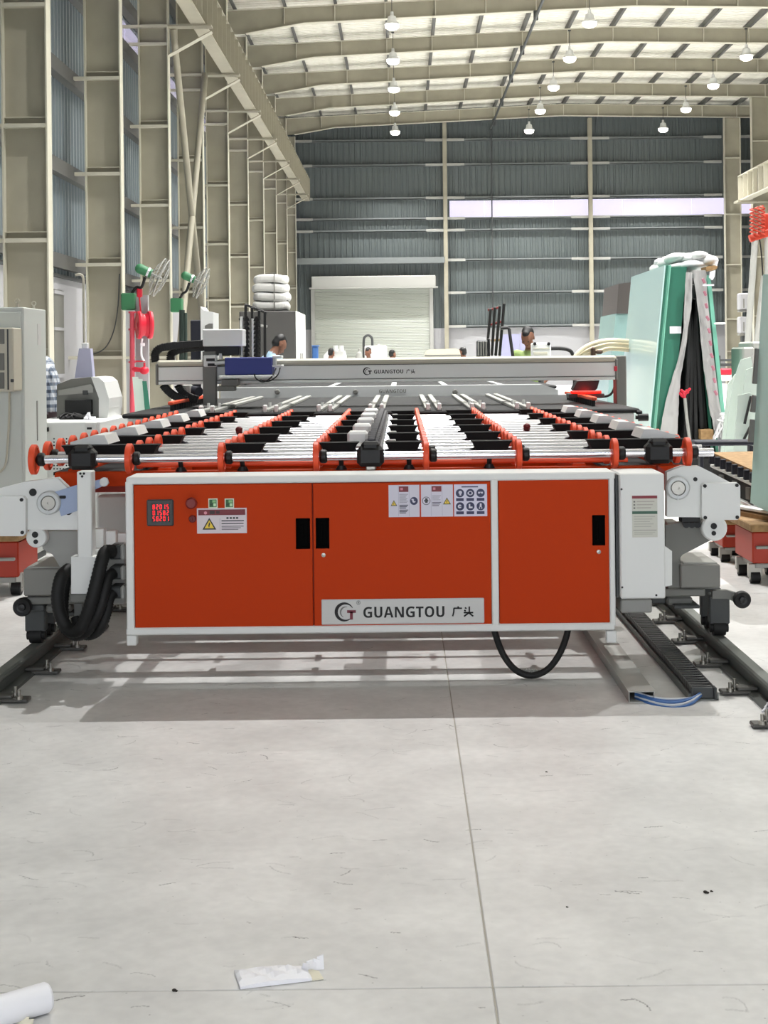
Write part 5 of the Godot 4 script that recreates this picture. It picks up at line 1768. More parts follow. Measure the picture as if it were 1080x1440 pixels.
func back_side() -> void:
	# grey cabinet with sacks on top
	var d := 35.0
	var o := thing("grey_cabinet", "big dark grey cabinet with a pale slotted side standing left of the roll-up door", "cabinet", P(400, 592, d + 1.0))
	var x := P(417, 470, d).x
	var b := MB.new()
	b.span(Vector3(x - 1.35, 0.0, -d), Vector3(x - 0.02, 2.62, -d - 3.3), 0.02)
	part(o, "body", b, M.far_grey)
	b = MB.new()
	b.span(Vector3(x - 0.02, 0.0, -d), Vector3(x, 2.62, -d - 3.3), 0.008)
	part(o, "side_panel", b, M.white_paint)
	b = MB.new()
	for i in 3: b.span(Vector3(x, 0.8, -d - 1.1 - i * 0.45), Vector3(x + 0.012, 1.62, -d - 1.22 - i * 0.45), 0.003)
	part(o, "slot", b, M.mid_grey)
	for i in 4:
		o = thing("white_sack", ["bottom white sack", "second white sack from below", "third white sack from below", "topmost white sack"][i] + " of the wrapped stack above the grey cabinet", "sack", P(382, 437 - i * 12.5, 36.2), "white sacks on the grey cabinet")
		b = MB.new()
		var c := P(382, 430.5 - i * 12.3, 36.2)
		var w := 0.45 - (0.03 if i == 3 else 0.0)
		var prof := []
		for k in 9:
			var a := PI * k / 8.0
			prof.append(Vector2(1.0 - 0.14 * pow(absf(cos(a)), 3.0) if k > 0 and k < 8 else 0.0, -cos(a)))
		for k in 8:
			for s in 28:
				var q: Array[Vector3] = []
				for m in [[0, 0], [0, 1], [1, 1], [1, 0]]:
					var pr: Vector2 = prof[k + m[0]]
					var an: float = TAU * (s + m[1]) / 28
					var cx := signf(cos(an)) * pow(absf(cos(an)), 0.45)
					var cz := signf(sin(an)) * pow(absf(sin(an)), 0.45)
					q.append(c + Vector3(cx * pr.x * w + 0.02 * sin(i * 2.0), pr.y * 0.107 + 0.02 * sin(an * 3.0 + i), cz * pr.x * 0.5))
				b.face(q[0], q[1], q[2], q[3], c)
		part(o, "bag", b, M.sack)
	o = thing("strap", "thin dark strap running down the front of the stack of white sacks", "strap", P(386, 437, 35.6))
	b = MB.new()
	pbox(b, 385.2, 384, 386.4, 437, 35.66, 35.68)
	part(o, "band", b, M.mid_grey)
	# machines along the gable
	d = 40.0
	o = thing("blue_bin", "small blue bin near the left foot of the roll-up door", "bin", P(443, 580, d))
	b = MB.new(); pbox(b, 439, 487, 447.5, 580, d, d + 0.3, 0.03); part(o, "bin_body", b, M.cable_blue)
	b = MB.new(); pbox(b, 438, 485.5, 448.5, 487.5, d - 0.02, d + 0.32, 0.01); part(o, "rim", b, M.cable_blue)
	o = thing("white_machine", "low white machine with two round pots in front of the roll-up door at its left", "machine", P(470, 580, d))
	b = MB.new()
	ppoly(b, [[455, 500], [462, 492], [470, 490], [484, 493], [486, 500], [486, 580], [455, 580]], d, 0.8)
	part(o, "body", b, M.white_paint)
	for s in [472.0, 480.0]:
		b = MB.new()
		b.cyl(P(s, 494, d), P(s, 486, d), 0.07, 0.06, 12)
		part(o, "pot", b, M.white_paint)
	o = thing("white_box", "white box shaped machine in front of the middle of the roll-up door", "machine", P(529, 580, d))
	b = MB.new(); pbox(b, 513, 486, 544.5, 580, d, d + 0.6, 0.03); part(o, "body", b, M.white_paint)
	b = MB.new(); pbox(b, 531, 484, 534, 487, d + 0.1, d + 0.2, 0.01); part(o, "cap", b, M.white_paint)
	o = thing("goose_neck", "dark arched pipe rising from the white box before the roll-up door", "pipe", P(517, 487, d + 0.3))
	b = MB.new()
	b.tube(ppath([[511.5, 579.5, 40.7], [511.5, 500, 40.7], [511.5, 480, 40.7], [513, 474, 40.7], [517.5, 471.5, 40.7], [522, 474, 40.7], [523.5, 480, 40.7], [523.5, 500, 40.7], [523.5, 579.5, 40.7]], 5), 0.035, 8)
	part(o, "arch", b, M.dark_grey)
	o = thing("grey_bottle", "grey gas bottle standing left of the white box before the roll-up door", "bottle", P(505, 580, d))
	b = MB.new()
	b.lathe([Vector2(0.0, 0.0), Vector2(0.09, 0.0), Vector2(0.1, 0.05), Vector2(0.1, 1.5), Vector2(0.07, 1.62), Vector2(0.03, 1.66), Vector2(0.03, 1.74), Vector2(0.0, 1.75)], Transform3D(Basis(), Vector3(P(505, 500, d).x, 0, -d)), 14)
	part(o, "bottle_body", b, M.grey_paint)
	o = thing("machine_cover", "long white rounded machine cover right of the roll-up door", "machine", P(623, 590, 30.0))
	b = MB.new()
	ppoly(b, [[597, 502], [599, 495], [603, 491.5], [641, 490], [646, 492], [648, 500], [648, 605], [597, 605.5]], 30.0, 1.2)
	part(o, "cover", b, M.pale_steel)
	b = MB.new()
	pbox(b, 597, 499, 648, 501, 29.99, 30.02)
	part(o, "seam", b, M.mid_grey)
	# racks
	rack_frame("tall black rack of four leaning posts behind the bridge, right of the machine cover", [[686, 478, 690, 434], [691.5, 500, 696, 432], [697, 500, 703, 430], [702.5, 500, 709, 426.5], [688, 652, 687, 476], [702.5, 652, 702.5, 500]], [[686, 436, 704, 432, "dark_red"], [687, 457.5, 706, 452, "dark_red"], [690, 479, 703, 478, "wood"]], [697, 650], 21.2)
	rack_frame("black rack with two pairs of upright posts behind the blue box of the cutting head", [[345.5, 657, 345.5, 428], [355, 657, 354.5, 432], [365.5, 657, 364.5, 436], [373, 657, 372.5, 438]], [[344, 428, 375, 440, "black_plastic"], [336, 449, 348, 447, "black_plastic"], [364, 458, 376, 459, "grey_paint"]], [360, 655], 20.6)
	o = thing("bent_tube", "thin black bent tube standing right of the tall black rack", "tube", P(718, 590, 20.5))
	b = MB.new()
	b.tube([P(705, 461.5, 20.5), P(714, 461, 20.5), P(716, 463, 20.5), P(721, 500, 20.4), P(728, 560, 20.35), P(730, 652, 20.3)], 0.022, 8)
	part(o, "tube", b, M.black_plastic)
	o = thing("translucent_sheet", "pale violet plastic sheet hanging behind the tall black rack", "sheet", P(725, 570, 27.0))
	b = MB.new()
	pbox(b, 704, 470, 731, 615, 27.0, 27.03); pbox(b, 731.5, 469, 744, 615, 27.02, 27.05)
	part(o, "panel", b, M.violet_sheet)
	o = thing("gear_housing", "grey ribbed housing left of the tall black rack", "machine", P(680, 575, 22.0))
	b = MB.new()
	pbox(b, 672, 478.5, 690, 642, 22.0, 22.4, 0.02)
	part(o, "housing", b, M.dark_grey)
	b = MB.new()
	for i in 5: pbox(b, 672 + i * 3.6, 480, 673.8 + i * 3.6, 500, 21.97, 22.0, 0.004)
	part(o, "rib", b, M.mid_grey)
	o = thing("operator_console", "white control panel with two black knobs in front of the man in green", "control panel", P(761, 655, 20.0))
	b = MB.new()
	pbox(b, 748, 482, 775, 506, 20.0, 20.2, 0.015)
	part(o, "panel_body", b, M.white_paint)
	b = MB.new()
	pbox(b, 750, 489, 773, 491, 19.985, 20.01, 0.004); pbox(b, 750, 495, 770, 499, 19.985, 20.01, 0.004)
	part(o, "label_strip", b, M.pale_steel)
	for s in [752.0, 771.5]:
		b = MB.new()
		b.lathe([Vector2(0.024, 0.0), Vector2(0.022, 0.03), Vector2(0.0, 0.034)], Transform3D(Basis(Vector3.RIGHT, PI / 2), P(s, 483.5, 20.0)), 12)
		part(o, "knob", b, M.black_plastic)
	b = MB.new()
	b.cyl(P(761, 506, 20.1), P(761, 655, 20.1), 0.04, -1, 10)
	part(o, "stand", b, M.dark_grey)
	o = thing("hose", "thick black hose bowing right of the white control panel", "hose", P(792, 492, 20.5))
	b = MB.new()
	b.tube(ppath([[775, 490, 20.5], [788, 490, 20.5], [799, 492, 20.5], [805, 498, 20.5], [808, 520, 20.5], [808, 651, 20.5]], 5), 0.026, 8)
	part(o, "sheath", b, M.black_rubber)
	for i in 3:
		o = thing("beige_hose", ["outer", "middle", "inner"][i] + " turn of the coil of beige hose rising behind the right end of the bridge", "hose", P(840, 500, 19.0), "turns of beige hose")
		b = MB.new()
		var e := i * 6.0
		b.tube(ppath([[806 + e, 512, 19.0 + 0.05 * i], [810 + e, 500, 19.0 + 0.05 * i], [822 + e, 489 + e * 0.6, 19.0 + 0.05 * i], [838 + e * 0.6, 482 + e, 19.0 + 0.05 * i], [858, 478.5 + e, 19.0 + 0.05 * i], [884, 480 + e, 19.0 + 0.05 * i]], 6), 0.029, 8)
		part(o, "sheath", b, M.beige_hose)
	o = thing("dark_fitting", "small brown fitting with a pale ring in front of the beige hose", "fitting", P(838, 500, 18.95))
	b = MB.new()
	pbox(b, 832, 488, 838, 503, 18.9, 19.03, 0.02); pbox(b, 838, 492, 848, 498, 18.9, 19.0, 0.02)
	part(o, "body", b, M.wood_dark)

# ---------------------------------------------------------------- right side of the hall
func slab_pack(o: Node3D, called: String, m: Material, xt: float, xb: float, w: float, yt: float, yb: float, d0: float, d1: float) -> void:
	var b := MB.new()           # a sheet leaning sideways: outline of its front edge, pushed back
	b.prism([Vector3(xb, yb, -d0), Vector3(xb + w, yb, -d0), Vector3(xt + w, yt, -d0), Vector3(xt, yt, -d0)], Vector3(0, 0, -(d1 - d0)))
	part(o, called, b, m)

func right_side() -> void:
	var o := thing("glass_stack", "tall stack of pale teal glass sheets leaning on a rack right of the bridge", "glass stack", Vector3(2.95, 0.3, -18.2), "")
	var dz := 17.0
	for i in 5:
		slab_pack(o, "glass_sheet", [M.glass_face, M.glass_green, M.glass_green, M.glass_edge, M.glass_edge][i], 3.03 + 0.016 * i, 2.80 + 0.016 * i, 0.0158, 2.52, 0.32, dz + 0.01 * (i % 2), dz + 2.45)
	o = thing("glass_stack", "narrower stack of dark green edged glass behind the pale teal stack, half under film", "glass stack", Vector3(3.1, 0.3, -18.2), "")
	for i in 9:
		slab_pack(o, "glass_sheet", M.glass_green, 3.115 + 0.02 * i, 2.885 + 0.02 * i, 0.0198, 2.50, 0.32, dz + 0.03, dz + 2.4)
	var b := MB.new()
	pbox(b, 942, 459, 958, 469, dz + 0.01, dz + 0.02)
	part(o, "paper_label", b, M.paper)
	# film hanging from the stack
	o = thing("plastic_film", "crumpled white plastic film hanging down in a strip over the dark green glass stack", "plastic film", P(942, 612, dz - 0.1))
	film(o, [[965, 974, 383], [963, 973.5, 410], [962, 972, 435], [961, 968.5, 460], [958, 965, 485], [953, 960.5, 510], [946, 957, 530], [940, 955.5, 550], [934, 954.5, 575], [930, 953.5, 595], [927, 953, 613]], dz - 0.06, M.film_grey, 5)
	o = thing("plastic_film", "white plastic film with faint red prints hanging down the right leaning glass stack", "plastic film", P(1000, 610, dz - 0.1))
	film(o, [[974, 993, 380], [977, 994, 400], [980, 996, 425], [983, 998, 450], [986, 1001, 480], [989, 1004, 510], [993, 1008, 540], [997, 1012, 570], [1001, 1016, 590], [1005, 1018, 610]], dz - 0.04, M.film_grey, 9)
	b = MB.new()
	for i in 10:
		var y := 395.0 + i * 17.5
		b.box(P(989.5 + i * 1.9, y, dz - 0.085), Vector3(0.03, 0.06, 0.012), 0.005, Basis(Vector3.BACK, 0.5 - 0.1 * (i % 3)))
	part(o, "red_print", b, M.print_pink)
	o = thing("plastic_film", "bulging white plastic film heaped over the top of the glass stacks", "plastic film", P(965, 385, dz + 0.8))
	b = MB.new()
	for s in [[926, 377, 0.10, 0.06, 1.8], [950, 364, 0.13, 0.07, 0.9], [980, 362, 0.12, 0.07, 0.6], [930, 379, 0.13, 0.07, 1.6], [944, 371, 0.17, 0.09, 1.3], [957, 365, 0.16, 0.075, 1.0], [967, 366, 0.16, 0.085, 0.8], [986, 367, 0.14, 0.085, 0.6], [995, 369, 0.10, 0.08, 0.4], [975, 375, 0.20, 0.08, 0.6], [957, 376, 0.16, 0.06, 0.8]]:
		b.ball(P(s[0], s[1], dz + s[4]), Vector3(s[2], s[3], 0.42), 14)
	for i in 26:
		var t := i / 25.0
		var ctr := P(lerpf(924, 1001, t), 374 - 11 * sin(PI * t) + rng.randf_range(-3, 3), dz + lerpf(1.6, 0.3, t))
		b.ball(ctr, Vector3(rng.randf_range(0.04, 0.09), rng.randf_range(0.025, 0.05), 0.2), 8, Basis(Vector3.BACK, rng.randf_range(-0.7, 0.7)))
	part(o, "film", b, M.film_thick)
	o = thing("glass_stack", "right leaning stack of dark wrapped glass with a bright green front edge", "glass stack", Vector3(3.5, 0.3, -18.2), "")
	for i in 6:
		var e := 0.035 * i
		slab_pack(o, "glass_sheet", M.black_rubber if i < 4 else M.glass_green, 3.28 + e, 3.36 + e * 1.6, 0.033, 2.38, 0.34, dz + 0.2, dz + 2.3)
	b = MB.new()
	b.prism([P(994, 387, dz - 0.02), P(999, 387, dz - 0.02), P(1019.5, 580, dz - 0.02), P(1013.5, 580, dz - 0.02)], Vector3(0, 0, -0.3))
	part(o, "green_edge", b, M.glass_edge)
	for s in [[996, 401], [1012, 455]]:
		b = MB.new()
		b.box(P(s[0], s[1], dz - 0.05), Vector3(0.13, 0.02, 0.03), 0.006)
		part(o, "tie", b, M.paper)
	o = thing("glass_rack", "black A shaped steel rack between the two leaning glass stacks", "rack", Vector3(3.2, 0, -18.2))
	for s in [[962, 640, 973, 400], [970, 640, 974, 420], [979, 640, 975, 420], [989, 640, 977, 420]]:
		b = MB.new()
		b.bar(P(s[0], s[1], dz + 0.08), P(s[2], s[3], dz + 0.08), 0.045, 0.05, 0.008)
		part(o, "rack_post", b, M.black_plastic)
	b = MB.new()
	b.prism([P(955, 645, dz + 0.2), P(967, 645, dz + 0.2), P(972, 410, dz + 0.2)], Vector3(0, 0, -2.0))
	part(o, "rack_panel", b, M.black_felt)
	b = MB.new()
	b.span(Vector3(2.7, 0.0, -dz - 0.05), Vector3(3.88, 0.3, -dz - 2.4), 0.01)
	part(o, "rack_base", b, M.black_plastic)
	b = MB.new()
	pbox(b, 985, 604, 1004, 618, dz - 0.05, dz + 0.2, 0.01)
	part(o, "wood_block", b, M.wood)
	o = thing("strap_clamp", "red strap clamp knotted between the film strips of the glass rack", "strap", P(963, 556, dz - 0.1))
	b = MB.new()
	for s in [[957, 548, 964, 553], [964, 553, 971, 546], [958, 555, 969, 551], [961, 560, 966, 548], [963, 562, 962, 552], [956, 552, 960, 558]]: b.bar(P(s[0], s[1], dz - 0.08), P(s[2], s[3], dz - 0.1), 0.03, 0.03, 0.006)
	part(o, "strap_knot", b, M.red_paint)
	b = MB.new()
	b.tube(ppath([[963, 560, dz - 0.09], [966, 590, dz - 0.09], [970, 620, dz - 0.09]], 4), 0.02, 6)
	part(o, "strap_tail", b, M.grey_paint)
	o = thing("wood_wedge", "short wooden wedge with a white rag lying on top of the right glass stack", "wedge", P(1001, 380, dz + 0.05))
	b = MB.new()
	b.prism([P(993, 375, dz - 0.1), P(1004, 373, dz - 0.1), P(1010, 375, dz - 0.1), P(1007, 379, dz - 0.1), P(994, 381, dz - 0.1)], Vector3(0, 0, -0.3))
	part(o, "wedge_body", b, M.wood)
	b = MB.new()
	b.prism([P(999, 382, dz - 0.12), P(1006, 380, dz - 0.12), P(1005, 389, dz - 0.12), P(1002, 394, dz - 0.12), P(998, 390, dz - 0.12)], Vector3(0, 0, -0.05))
	part(o, "rag", b, M.paper)
	o = thing("plastic_film", "bundle of torn white film tied at the foot of the right glass stack", "plastic film", P(1012, 625, dz - 0.3))
	b = MB.new()
	for i in 12:
		var a := P(1014 + rng.randf_range(-4, 4), 590 + rng.randf_range(-4, 8), dz - 0.08)
		var e := P(1011 + rng.randf_range(-9, 10), 606 + rng.randf_range(0, 18), dz - 0.08 + rng.randf_range(-0.05, 0.05))
		b.bar(a, e, rng.randf_range(0.02, 0.06), 0.02, 0.008)
	for s in [[1008, 590, 1030, 597], [1018, 580, 1030, 592], [1012, 582, 1020, 586]]: b.bar(P(s[0], s[1], dz - 0.1), P(s[2], s[3], dz - 0.1), 0.02, 0.015, 0.004)
	part(o, "tatter", b, M.film_thick)
	# second stack behind
	o = thing("glass_stack", "distant teal glass stack with a dark wrapped top behind the big pale stack", "glass stack", P(872, 600, 21.0), "")
	b = MB.new()
	ppoly(b, [[866, 441], [894, 441], [894, 648], [847, 648], [856, 540]], 21.0, 1.6)
	part(o, "glass_sheet", b, M.glass_far)
	b = MB.new()
	ppoly(b, [[870, 399], [894, 396], [894, 441], [867, 441]], 20.98, 1.5)
	part(o, "dark_wrap", b, M.dark_brown)
	# pale sheets leaning at the far right
	var leans := [[[1042, 506], [1056, 502], [1058, 512], [1050, 560], [1046, 698], [1012, 698], [1024, 590], [1030, 540]], [[1050, 520], [1064, 514], [1066, 702], [1034, 702], [1041, 580]], [[1038, 556], [1056, 552], [1054, 600], [1046, 712], [1026, 712]], [[1024, 540], [1034, 526], [1030, 600], [1020, 692], [1008, 692]]]
	for i in 4:
		o = thing("glass_sheet", ["tall pale green glass sheet leaning right of the wrapped stacks, its top corner cut", "pale glass sheet leaning close behind the right edge pane", "short pale glass sheet with a black edge strip, in front of the leaning sheets", "slanted pale glass sheet next to the bright green edge"][i], "glass sheet", P(1035, 690, [15.4, 15.0, 14.4, 15.8][i]), "pale glass sheets leaning at the right")
		b = MB.new()
		ppoly(b, leans[i], [15.4, 15.0, 14.4, 15.8][i], 0.03)
		part(o, "pane", b, M.glass_pale)
		if i == 2:
			b = MB.new()
			b.bar(P(1056, 557, 14.36), P(1047, 596, 14.36), 0.03, 0.02)
			b.bar(P(1055, 600, 14.36), P(1046, 618, 14.36), 0.03, 0.02)
			part(o, "edge_strip", b, M.black_plastic)
	o = thing("grey_machine", "grey machine block behind the leaning pale sheets at the right edge", "machine", P(1062, 650, 17.0))
	b = MB.new()
	pbox(b, 1045, 488, 1062, 650, 17.0, 17.6, 0.02); pbox(b, 1058, 480, 1110, 650, 17.3, 18.0, 0.02)
	part(o, "body", b, M.grey_paint)
	o = thing("pallet_rail", "low dark rail with a red pad behind the leaning pale sheets", "rail", P(1015, 640, 22.0))
	b = MB.new()
	pbox(b, 1008, 505, 1046, 508, 22.0, 22.1); pbox(b, 1008, 511, 1040, 515, 22.0, 22.1)
	for s in [1010.0, 1040.0]: pbox(b, s, 500, s + 4, 642, 22.02, 22.12)
	part(o, "rail_bar", b, M.dark_grey)
	b = MB.new()
	pbox(b, 1013, 518, 1030, 527, 21.95, 22.2, 0.02)
	part(o, "red_pad", b, M.red_paint)
	b = MB.new()
	pbox(b, 1011, 527, 1032, 536, 21.95, 22.2, 0.02)
	part(o, "white_pad", b, M.white_paint)
	# red vacuum lifter with its white arms
	var d := 25.0
	o = thing("vacuum_lifter", "red lifting frame with coiled springs hanging on white poles below the right crane beam", "lifter", P(1070, 628, d))
	for s in [[1051, 490, 1062, 334, 0.055], [1063, 485, 1074, 388, 0.045], [1060, 628, 1052, 490, 0.055], [1068, 628, 1063, 485, 0.045], [1079, 628, 1079, 325, 0.05]]:
		b = MB.new()
		b.cyl(P(s[0], s[1], d), P(s[2], s[3], d), s[4], -1, 12)
		part(o, "pole", b, M.grey_paint)
	b = MB.new()
	b.bar(P(1054, 336, d), P(1110, 318, d), 0.12, 0.12, 0.01)
	pbox(b, 1073, 300, 1110, 330, d + 0.05, d + 0.2, 0.01)
	part(o, "red_frame", b, M.trolley_red)
	for i in 3:
		b = MB.new()
		var pts := []
		for k in 64:
			var a := k * TAU / 8.0
			var c := P(1058 + i * 7, lerpf(334 - i * 2, 293 - i * 2, k / 63.0), d - 0.05)
			pts.append(c + Vector3(cos(a), 0, sin(a)) * 0.04)
		b.tube(pts, 0.014, 6)
		part(o, "spring", b, M.trolley_red)
	b = MB.new()
	b.tube(ppath([[1068, 335, d], [1071, 360, d], [1073, 392, d]], 4), 0.012, 6)
	part(o, "hose", b, M.black_rubber)
	for i in 2:
		o = thing("wall_box", ["upper", "lower"][i] + " of two white electric boxes mounted beside the right beige column", "electric box", P(1047, 436 + i * 33, 60.0), "white boxes on the right column")
		b = MB.new()
		pbox(b, 1040, 412 + i * 33, 1053.5, 436 + i * 33, 60.0, 60.5, 0.05)
		part(o, "box_body", b, M.plaster)
		b = MB.new()
		pbox(b, 1045, 420 + i * 33, 1047, 433 + i * 33, 59.98, 60.02)
		pbox(b, 1040, 436.5 + i * 33, 1053, 438.5 + i * 33, 59.98, 60.4)
		part(o, "mark", b, M.mid_grey)
		if i == 1:
			b = MB.new()
			pbox(b, 1044, 472, 1049, 600, 60.2, 60.5, 0.02)
			part(o, "stand", b, M.dark_grey)
	# comb rack
	o = thing("slotted_rack", "low rack with a wooden top and a row of black rubber lugs", "rack", P(1030, 780, 10.5))
	var a0 := P(1001, 636, 11.1)
	var a1 := P(1100, 679, 9.9)
	var dirv := (a1 - a0).normalized()
	var back := Vector3(-dirv.z, 0, dirv.x).normalized()
	if back.z > 0.0: back = -back
	b = MB.new()
	b.prism([a0, a1, a1 + back * 0.45, a0 + back * 0.45], Vector3(0, -0.04, 0))
	part(o, "wood_top", b, M.wood)
	var along := Basis(Vector3.UP.cross(-back).normalized(), Vector3.UP, -back)
	for i in 12:
		b = MB.new()
		b.box(a0.lerp(a1, (i + 0.4) / 11.6) + Vector3(0, -0.045, 0) - back * 0.015, Vector3(0.034, 0.075, 0.045), 0.006, along)
		part(o, "rubber_lug", b, M.navy)
	b = MB.new()
	b.bar(a0 + Vector3(0, -0.10, 0), a1 + Vector3(0, -0.10, 0), 0.03, 0.02, 0.003)
	part(o, "white_rail", b, M.white_paint)
	b = MB.new()
	b.prism([a0 + Vector3(0, -0.12, 0), a1 + Vector3(0, -0.12, 0), a1 + Vector3(0, -0.24, 0), a0 + Vector3(0, -0.24, 0)], back * 0.04)
	part(o, "black_panel", b, M.black_plastic)
	b = MB.new()
	for i in 3:
		b = MB.new()
		b.box(a0.lerp(a1, 0.16 + i * 0.2) + Vector3(0, -0.175, 0) - back * 0.006, Vector3(0.07, 0.085, 0.02), 0.003, along)
		part(o, "panel_plate", b, M.mid_grey)
	b = MB.new()
	b.bar(a0 + Vector3(0, -0.26, 0), a1 + Vector3(0, -0.26, 0), 0.03, 0.025, 0.003)
	part(o, "white_rail", b, M.white_paint)
	for i in 2:
		b = MB.new()
		var f := a0.lerp(a1, 0.97) + back * (0.05 + 0.35 * i)
		b.span(Vector3(f.x - 0.03, 0, f.z - 0.03), Vector3(f.x + 0.03, f.y - 0.27, f.z + 0.03), 0.004)
		part(o, "rack_leg", b, M.white_paint)
	o = thing("blue_tray", "dark blue tray lying between the glass rack and the slotted rack", "tray", P(1000, 628, 13.0))
	b = MB.new()
	pbox(b, 978, 620, 1064, 627, 13.0, 13.25, 0.01)
	for s in [985.0, 1055.0]: pbox(b, s, 627, s + 5, 742, 13.1, 13.2, 0.004)
	part(o, "tray_body", b, M.navy)
	# big pane at the right edge on its trolley
	o = thing("glass_sheet", "large thick teal glass pane standing on the orange trolley at the right edge", "glass pane", P(1090, 720, 9.0))
	b = MB.new()
	var q := [P(1055, 707, 9.85), P(1150, 757, 9.1), P(1160, 380, 9.1), P(1073, 386, 9.85)]
	for i in 3:
		b = MB.new()
		b.prism([q[0] + back * 0.05 * i, q[1] + back * 0.05 * i, q[2] + back * 0.05 * i, q[3] + back * 0.05 * i], back * 0.045)
		part(o, "glass_sheet", b, [M.glass_teal, M.glass_green, M.glass_pale][i])
	for s in [[1070, 490, 1066, 540], [1066, 556, 1063, 580], [1063, 590, 1060, 622]]:
		b = MB.new()
		b.bar(P(s[0] - 2, s[1], 9.86), P(s[2] - 2, s[3], 9.86), 0.025, 0.06, 0.004)
		part(o, "edge_pad", b, M.mid_grey)
	cart("orange trolley with wooden rail at the right edge under the large glass pane", 1058, 1110, 748, 815, 9.6)
	cart("smaller looking red orange trolley with dark wheels behind, left of the right edge trolley", 1016, 1056, 738, 786, 10.6)
	o = thing("wood_beam", "long wooden beam lying across the two right trolleys under the glass pane", "beam", P(1060, 726, 9.9))
	b = MB.new()
	b.bar(P(1036, 722, 10.2), P(1120, 738, 9.5), 0.07, 0.06, 0.006)
	part(o, "plank", b, M.wood)
	b = MB.new()
	b.bar(P(1036, 712, 10.2), P(1120, 726, 9.5), 0.07, 0.02, 0.004)
	part(o, "pale_lath", b, M.white_paint)

func film(o: Node3D, rows: Array, d: float, m: Material, n: int) -> void:      # a wrinkled hanging strip with thickness
	var b := MB.new()
	var g := []
	for i in (rows.size() - 1) * 3 + 1:
		var t := i / 3.0
		var k := mini(int(t), rows.size() - 2)
		var f := t - k
		var row := []
		for j in n + 1:
			var u := j / float(n)
			var x := lerpf(lerpf(rows[k][0], rows[k][1], u), lerpf(rows[k + 1][0], rows[k + 1][1], u), f)
			row.append(P(x, lerpf(rows[k][2], rows[k + 1][2], f), d) + Vector3(rng.randf_range(-0.004, 0.004), 0, rng.randf_range(-0.010, 0.010) + 0.012 * sin(u * 9.0 + i * 0.3)))
		g.append(row)
	var z := Vector3(0, 0, -0.012)
	var nr := []
	for i in g.size():
		var row := []
		for j in n + 1:
			var q: Vector3 = (g[i][mini(j + 1, n)] - g[i][maxi(j - 1, 0)]).cross(g[mini(i + 1, g.size() - 1)][j] - g[maxi(i - 1, 0)][j])
			row.append(q.normalized() * (1.0 if q.z > 0.0 else -1.0))
		nr.append(row)
	for i in g.size() - 1:
		for j in n:
			for c in [[0, 0, 0, 1, 1, 1], [0, 0, 1, 1, 1, 0]]:
				var p: Array[Vector3] = [g[i + c[0]][j + c[1]], g[i + c[2]][j + c[3]], g[i + c[4]][j + c[5]]]
				var w: Array[Vector3] = [nr[i + c[0]][j + c[1]], nr[i + c[2]][j + c[3]], nr[i + c[4]][j + c[5]]]
				b.tri(p[0], p[1], p[2], w[0], w[1], w[2])
				b.tri(p[0] + z, p[1] + z, p[2] + z, -w[0], -w[1], -w[2])
	for i in g.size() - 1:
		for j in [0, n]:
			b.face(g[i][j], g[i + 1][j], g[i + 1][j] + z, g[i][j] + z, g[i][1])
	part(o, "film", b, m)

